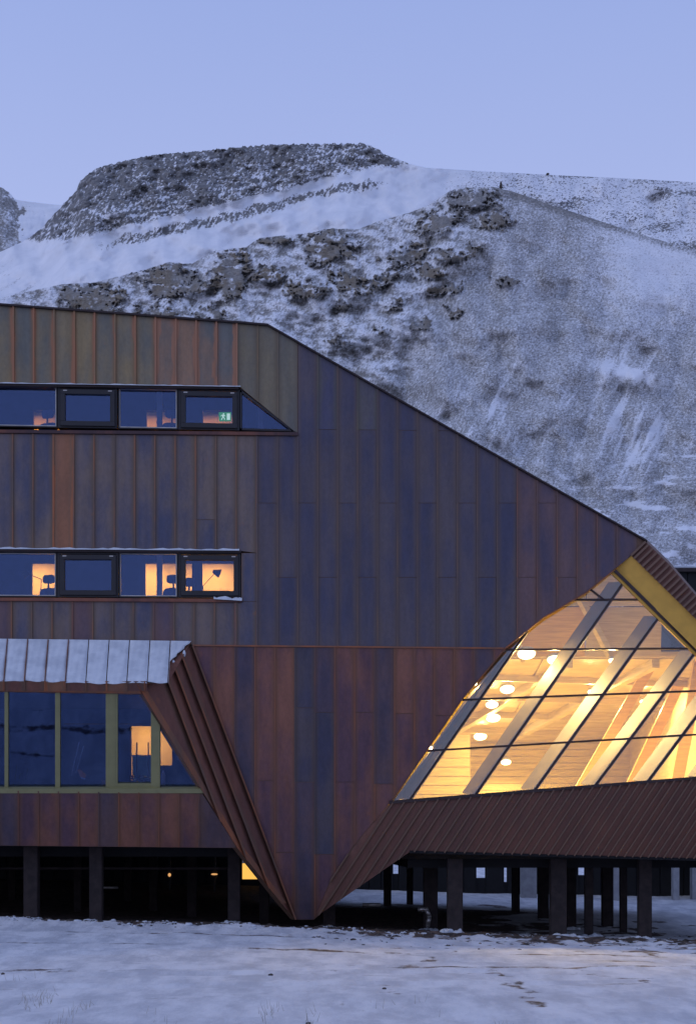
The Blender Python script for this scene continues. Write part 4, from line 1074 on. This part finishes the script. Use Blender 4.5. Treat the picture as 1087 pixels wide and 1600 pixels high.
# back wall boards
for i in range(12):
    z0 = HZ + i * .2
    b = MB(); b.box((HX0, 12.9, z0), (HX1, 12.96, z0 + .185)); b.build('wall_board', M['pine'], B)
slab('hall_back_wall', HX0, HX1, 12.97, 13.1, HZ, 5.2, M['pine'])
slab('hall_side_wall', HX0 - .12, HX0, .95, 13.1, HZ, 6.4, M['pine'])
slab('hall_side_wall', HX1, HX1 + .12, .12, 13.1, HZ, 6.25, M['pine'])
slab('end_cladding', HX1 + .123, HX1 + .2, .12, 13.2, 1.86, 6.3, M['rear'])
slab('rear_cladding', HX0 - .2, HX1 + .2, 13.203, 13.3, 1.86, 6.3, M['rear'])
b = MB(); b.prism([(HX0 - .1, 2.2, zf0_ := 6.29), (HX1 + .2, 2.2, zf0_), (HX1 + .2, 13.25, 5.12), (HX0 - .1, 13.25, 5.12)], (0, 0, .08)); b.build('hall_roof', M['coping'], B)
# partition with boarded face nearer the left
b = MB(); b.box((.6, 7.6, HZ), (3.2, 7.75, 4.75)); b.build('boarded_partition', M['pine'], B)
for i in range(11):
    z0 = HZ + i * .24
    if z0 + .22 < 4.75: b = MB(); b.box((.6, 7.56, z0), (3.2, 7.597, z0 + .222)); b.build('wall_board', M['pine'], B)
# leaning bulkhead above the low ceiling, in sheets, cut along the slope of the roof
def roof_z(x, y):
    px = CX + x * F_PX / (y + CAMD); return Zz(float(np.interp(px, [465, 1010, 1045, 1087, 1230, 1600], [534, 845, 882, 931, 1098, 1500])) + 14, y)
for i in range(8):
    x0 = .2 + i * 1.75
    if x0 > 7.0: continue
    for j in range(3):
        f0, f1 = j / 3, (j + 1) / 3; g_ = .012; y0, y1 = 2.2 - .5 * f0, 2.2 - .5 * f1
        zb, zt_ = zf0 + 3.4 * f0 + g_, zf0 + 3.4 * f1 - g_
        l, r_ = min(zt_, roof_z(x0, y1)), min(zt_, roof_z(x0 + 1.74, y1))
        if max(l, r_) < zb + .05: continue
        xe = x0 + 1.74
        while roof_z(xe, y1) < zb + .03 and xe > x0 + .1: xe -= .04
        r_ = min(zt_, roof_z(xe, y1))
        A0 = Vector((x0 + g_, y0, zb)); A1 = Vector((xe, y0, zb)); A2 = Vector((xe, y1, max(r_, zb + .01))); A3 = Vector((x0 + g_, y1, max(l, zb + .01)))
        b = MB(); b.prism([A0, A1, A2, A3], (0, .04, 0)); b.build('bulkhead_panel', (M['ply'], M['beam'], M['ochre_strut'])[(0, 0, 1, 0, 2)[(i * 2 + j) % 5]], B)
b = MB(); b.prism([P(1004, 848, .25), P(1045, 888, .15), P(1087, 938, .0), P(1230, 1106, -.15), P(1230, 1112, -.15), P(1087, 944, .0), P(1045, 894, .15), P(1004, 854, .25)], (0, 3.2, -.3)); b.build('hall_roof', M['coping'], B)
# slanting beams
def beam(a, c, w=.12, h=.32, mat='beam', nm='roof_beam'):
    a = Vector(a); c = Vector(c); d_ = (c - a).normalized(); s_ = d_.cross(Vector((0, 0, 1))).normalized() * w; u_ = Vector((0, 0, -h))
    b = MB(); b.prism([a - s_, a + s_, a + s_ + u_, a - s_ + u_], c - a); return b.build(nm, M[mat], B)
for i in range(3):
    x0 = 2.9 + i * 2.0
    beam((x0, 1.6, min(8.2, roof_z(x0, 1.6) - .3)), (x0 + 1.1, 1.9, zf0 + .1), .10, .26)
    beam((x0 + .2, 2.3, ceilz(2.3) - .03), (x0 - 2.4, 12.8, ceilz(12.8) - .03), .09, .20)
for i in range(4):
    y0 = 3.4 + i * 2.3; beam((HX0, y0, ceilz(y0) - .03), (HX1, y0 + 1.3, ceilz(y0 + 1.3) - .03), .07, .15)
# struts leaning across the right of the hall
for (a, c) in (((5.2, 4.2, HZ), (7.0, 3.4, 6.0)), ((6.6, 5.2, HZ), (7.9, 4.4, 5.7)), ((7.4, 2.6, HZ), (8.0, 2.3, 6.1))): 
    a = Vector(a); c = Vector(c); b = MB(); b.prism([a, a + Vector((.28, 0, 0)), a + Vector((.28, .16, 0)), a + Vector((0, .16, 0))], c - a); b.build('leaning_strut', M['ochre_strut'], B)

# hall lamps: round shades under the sloping ceiling
hall = [(822, 1022, .25), (866, 1031, .21), (792, 1077, .22), (768, 1101, .20), (770, 1122, .24), (750, 1151, .23), (955, 1032, .09), (923, 1081, .11), (790, 1191, .18), (1003, 1096, .09), (741, 1068, .07), (672, 1168, .06)]  # last three are added lamps, put in to brighten the fins
tl = ['largest round lamp high at the left of the slanted window', 'second round lamp from the top left, right of the largest', 'round lamp below the two topmost hall lamps', 'upper lamp of the close pair low in the hall', 'lower lamp of the close pair low in the hall',
      'lone round lamp under the close pair', 'small bright spot lamp near the middle of the third glass row', 'small bright spot lamp on a fin in the third glass row', 'lowest round lamp near the boarded wall', 'small added lamp brightening the timber fin at the right', 'small added lamp lighting the upper left edge of the glazing', 'tiny added lamp lighting the lower left edge of the glazing']
for (px, py, r), lb in zip(hall, tl):
    # where the sight line meets the sloping ceiling
    kk = (HY - py) / F_PX; sl = (zf1 - zf0) / 10.8
    y = (zf0 - .22 - 2.2 * sl - CZ - kk * CAMD) / (kk - sl)
    y = min(max(y, 1.2), 12.)
    if r < .08 and px < 800: y = .60  # added edge lamps sit forward to light the left fin
    lo = P(px, py, y)
    lamp('hall_lamp', tuple(lo), r * .78, lb, 'round lamps in the glazed hall', (260. if py < 1060 else 165.) * (1 if r > .08 else .12), 'lamp', (1., .69, .24), (0, -.5, -1), 1.0)

# ------------------------------------------------------------------ buildings behind
R = empty('rear_building', (16, 24, .3)); tag(R, 'dark building with a snow edged flat roof behind the right corner', 'building')
zr = Zz(889, 20)
b = MB(); b.box((X(1046, 20), 20, 1.9), (X(1046, 20) + 22, 32, zr - .12)); b.build('wall', M['rear'], R)
for i in range(40):
    x = X(1046, 20) + .1 + i * .5
    b = MB(); b.box((x, 19.95, 1.9), (x + .46, 19.998, zr - .12)); b.build('cladding_board', M['rear'], R)
b = MB(); b.box((X(1046, 20) - .15, 19.8, zr - .12), (X(1046, 20) + 22.1, 32.2, zr)); b.build('roof_edge', M['coping'], R)
b = MB(); b.box((X(1046, 20) - .12, 19.83, zr), (X(1046, 20) + 22, 32.1, zr + .08)); o = b.build('roof_snow_sheet', M['snow'], None, bevel=.02); tag(o, 'even layer of snow on the flat roof of the dark rear building', 'snow')
for i in range(5):
    x = X(1075, 21) + i * 4; b = MB(); b.box((x, 20.4, 0), (x + .4, 20.8, 1.9)); b.build('concrete_column', M['concrete'], R)

K = empty('rear_wing', (0, 26, .3)); tag(K, 'low dark rear wing seen between the piles', 'building')
yk = 24.
# dark boarded skirt with a few gaps; gaps given in photograph columns
gaps = [(378, 406), (614, 622), (744, 758), (787, 792), (903, 919)]
x = -300; segs = []
for a, c in gaps: segs.append((x, a)); x = c
segs.append((x, 1400))
for a, c in segs:
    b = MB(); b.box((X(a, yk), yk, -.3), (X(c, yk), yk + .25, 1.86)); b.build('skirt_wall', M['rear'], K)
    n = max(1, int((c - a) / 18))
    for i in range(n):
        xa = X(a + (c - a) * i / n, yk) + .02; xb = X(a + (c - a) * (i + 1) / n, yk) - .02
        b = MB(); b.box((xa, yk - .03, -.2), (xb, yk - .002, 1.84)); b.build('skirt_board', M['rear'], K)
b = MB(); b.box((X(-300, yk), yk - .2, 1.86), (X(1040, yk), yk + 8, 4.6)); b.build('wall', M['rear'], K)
for a, c in gaps:
    b = MB(); b.box((X(a, yk), yk + .02, -.3), (X(c, yk), yk + .25, {378: .70, 614: .9, 744: .75, 787: .6, 903: .85}[a])); b.build('plinth', M['rear'], K)
for px in (826, 1056, 962, 842 + 0):
    wpx = 24 if px == 826 else 9
    if px == 842: continue
    b = MB(); b.box((X(px - wpx / 2, 20), 20, -.2), (X(px + wpx / 2, 20), 20.4, 2.0)); b.build('concrete_column', M['concrete'], K)
# lit opening seen below the left wing
b = MB(); b.prism([P(x, y, yk + 1.) for x, y in ((376, 1349), (405, 1349), (412, 1384), (376, 1384))], Vector((0, .1, 0))); o = b.build('lit_window', M['litwin'], K)
for k, (px, py) in enumerate(((265, 1367), (335, 1366))):
    t = empty('yard_lamp', P(px, py, 18)); tag(t, ('tiny orange lamp glowing in the dark under the left wing', 'small dim wall lamp right of the tiny orange one under the left wing')[k], 'lamp')
    b = MB(); b.ball(P(px, py, 18), (.05 if k == 0 else .11, .04, .06 if k == 0 else .03), 8, 6); b.build('bulb_glass', M['lampdim'], t)
    b = MB(); c = P(px, py, 18.1); b.box((c.x - .09, c.y, c.z - .1), (c.x + .09, c.y + .06, c.z + .12)); b.build('bracket', M['black'], t)
    b = MB(); b.box((c.x - .03, c.y + .06, float(ground_z(c.x, c.y)) - .2), (c.x + .03, c.y + .12, 1.8)); b.build('lamp_post', M['black'], t)

# ------------------------------------------------------------------ small things on the slopes and ground
def stone_mesh(b, c, r, seg=7, rings=5, jit=.45, flat=.7):
    b.ball(c, (r * random.uniform(.8, 1.3), r * random.uniform(.8, 1.2), r * flat * random.uniform(.7, 1.1)), seg, rings, jit)
cp = P(782, 292, 782 - CAMD); t = empty('stone_cairn', cp); tag(t, 'small stone cairn standing on the crest of the scree hill', 'cairn')
zc_ = cp.z - .8
for r, h in ((.85, 1.2), (.7, 1.1), (.55, 1.0), (.4, .9)):
    b = MB(); b.ball((cp.x, cp.y, zc_ + h * .5), (r, r, h * .65), 8, 5, .2); b.build('stone', M['stone'], t); zc_ += h * .75
cp = P(855, 272, 1330 - CAMD); b = MB(); stone_mesh(b, cp, 1.6); o = b.build('summit_boulder', M['stone']); tag(o, 'tiny boulder on the far skyline to the right of the cairn', 'boulder')

# frozen clods and stones along the edge of the bare ground
b = MB()
for i in range(3800):
    if random.random() < .2: x = random.uniform(-9, 0); y = random.gauss(-.6, .3)
    else: x = random.uniform(-.8, 10.5); y = random.gauss(-.6, 1.9)
    if x > -.8 and float(fbm(np.array([x * .9]), np.array([y * .9 + 5]), 3)[0]) < random.uniform(-.05, .25): continue
    r = abs(random.gauss(0, .026)) + .010
    if random.random() < .03: r *= 2.4
    stone_mesh(b, (x, y, float(ground_z(x, y)) - r * .05), r, 6, 4, .6, .55)
o = b.build('frozen_clods', M['stone'], None, fix=False); tag(o, 'frozen clods of earth and stones strewn before the piles', 'clods', kind='stuff')
b = MB()
for i in range(420):
    if random.random() < .7: x = random.uniform(-9, 1.5); y = random.gauss(-1.0, .3)
    else: x = random.uniform(0, 10.); y = random.gauss(-.6, 1.0)
    r = abs(random.gauss(0, .022)) + .012
    stone_mesh(b, (x, y, float(ground_z(x, y)) + r * .1), r, 7, 5, .5, .5)
for (px, w, y) in ((50, 22, .7), (151, 20, .7), (366, 19, 1.3), (514, 19, 2.0), (710, 24, .9), (871, 25, .9), (919, 13, 1.9), (1006, 20, .8), (672, 22, 2.6), (892, 14, 5.5)):
    for q in range(7):
        x = X(px + random.uniform(-w * .9, w * .9), y); yy = y - random.uniform(.12, .4); b.ball((x, yy, float(ground_z(x, yy))), (random.uniform(.06, .16), random.uniform(.08, .2), random.uniform(.03, .085)), 8, 5, .3)
o = b.build('snow_lumps', M['snow'], None, smooth=True, fix=False); tag(o, 'small lumps of snow along the edge of the bare soil', 'snow lumps', kind='stuff')

# dry stalks poking through the snow
b = MB()
for (px, py, n, sp) in ((52, 1552, 26, 26), (65, 1560, 22, 18), (125, 1570, 16, 15), (420, 1575, 22, 22), (485, 1585, 14, 10), (90, 1596, 14, 18), (250, 1590, 7, 30), (790, 1592, 12, 30), (30, 1520, 8, 30), (640, 1560, 8, 60)):
    Dg = (CZ - 0) * F_PX / (py - HY)
    for i in range(n):
        x = (px + random.gauss(0, sp * .5) - CX) * Dg / F_PX; y = Dg - CAMD + random.gauss(0, .5)
        z = float(ground_z(x, y)); h = random.uniform(.03, .12); dx = random.gauss(0, .03)
        b.tube((x, y, z - .02), (x + dx, y + random.gauss(0, .02), z + h), .0035, 3, .0012)
o = b.build('dry_grass', simple('dry_grass', (.38, .35, .31), .9), None, fix=False); tag(o, 'sparse dry grass stalks poking through the foreground snow', 'grass', kind='stuff')

# loose stones on the snow
for k, (px, py, r, lb) in enumerate(((5, 1515, .035, 'small dark stone on the snow at the left edge'), (423, 1518, .03, 'small dark stone on the snow left of centre'), (482, 1588, .025, 'small stone among dry stalks at the bottom edge'),
                                     (600, 1540, .025, 'lone dark stone on the snow right of centre'), (893, 1401 + 24, .11, 'dark stone on the snow between the piles at the right'))):
    Dg = CZ * F_PX / (py - HY); x = (px - CX) * Dg / F_PX; y = Dg - CAMD; b = MB(); stone_mesh(b, (x, y, float(ground_z(x, y)) + r * .3), r, 8, 6, .3); o = b.build('loose_stone', M['stone']); tag(o, lb, 'stone', 'loose stones on the snow')
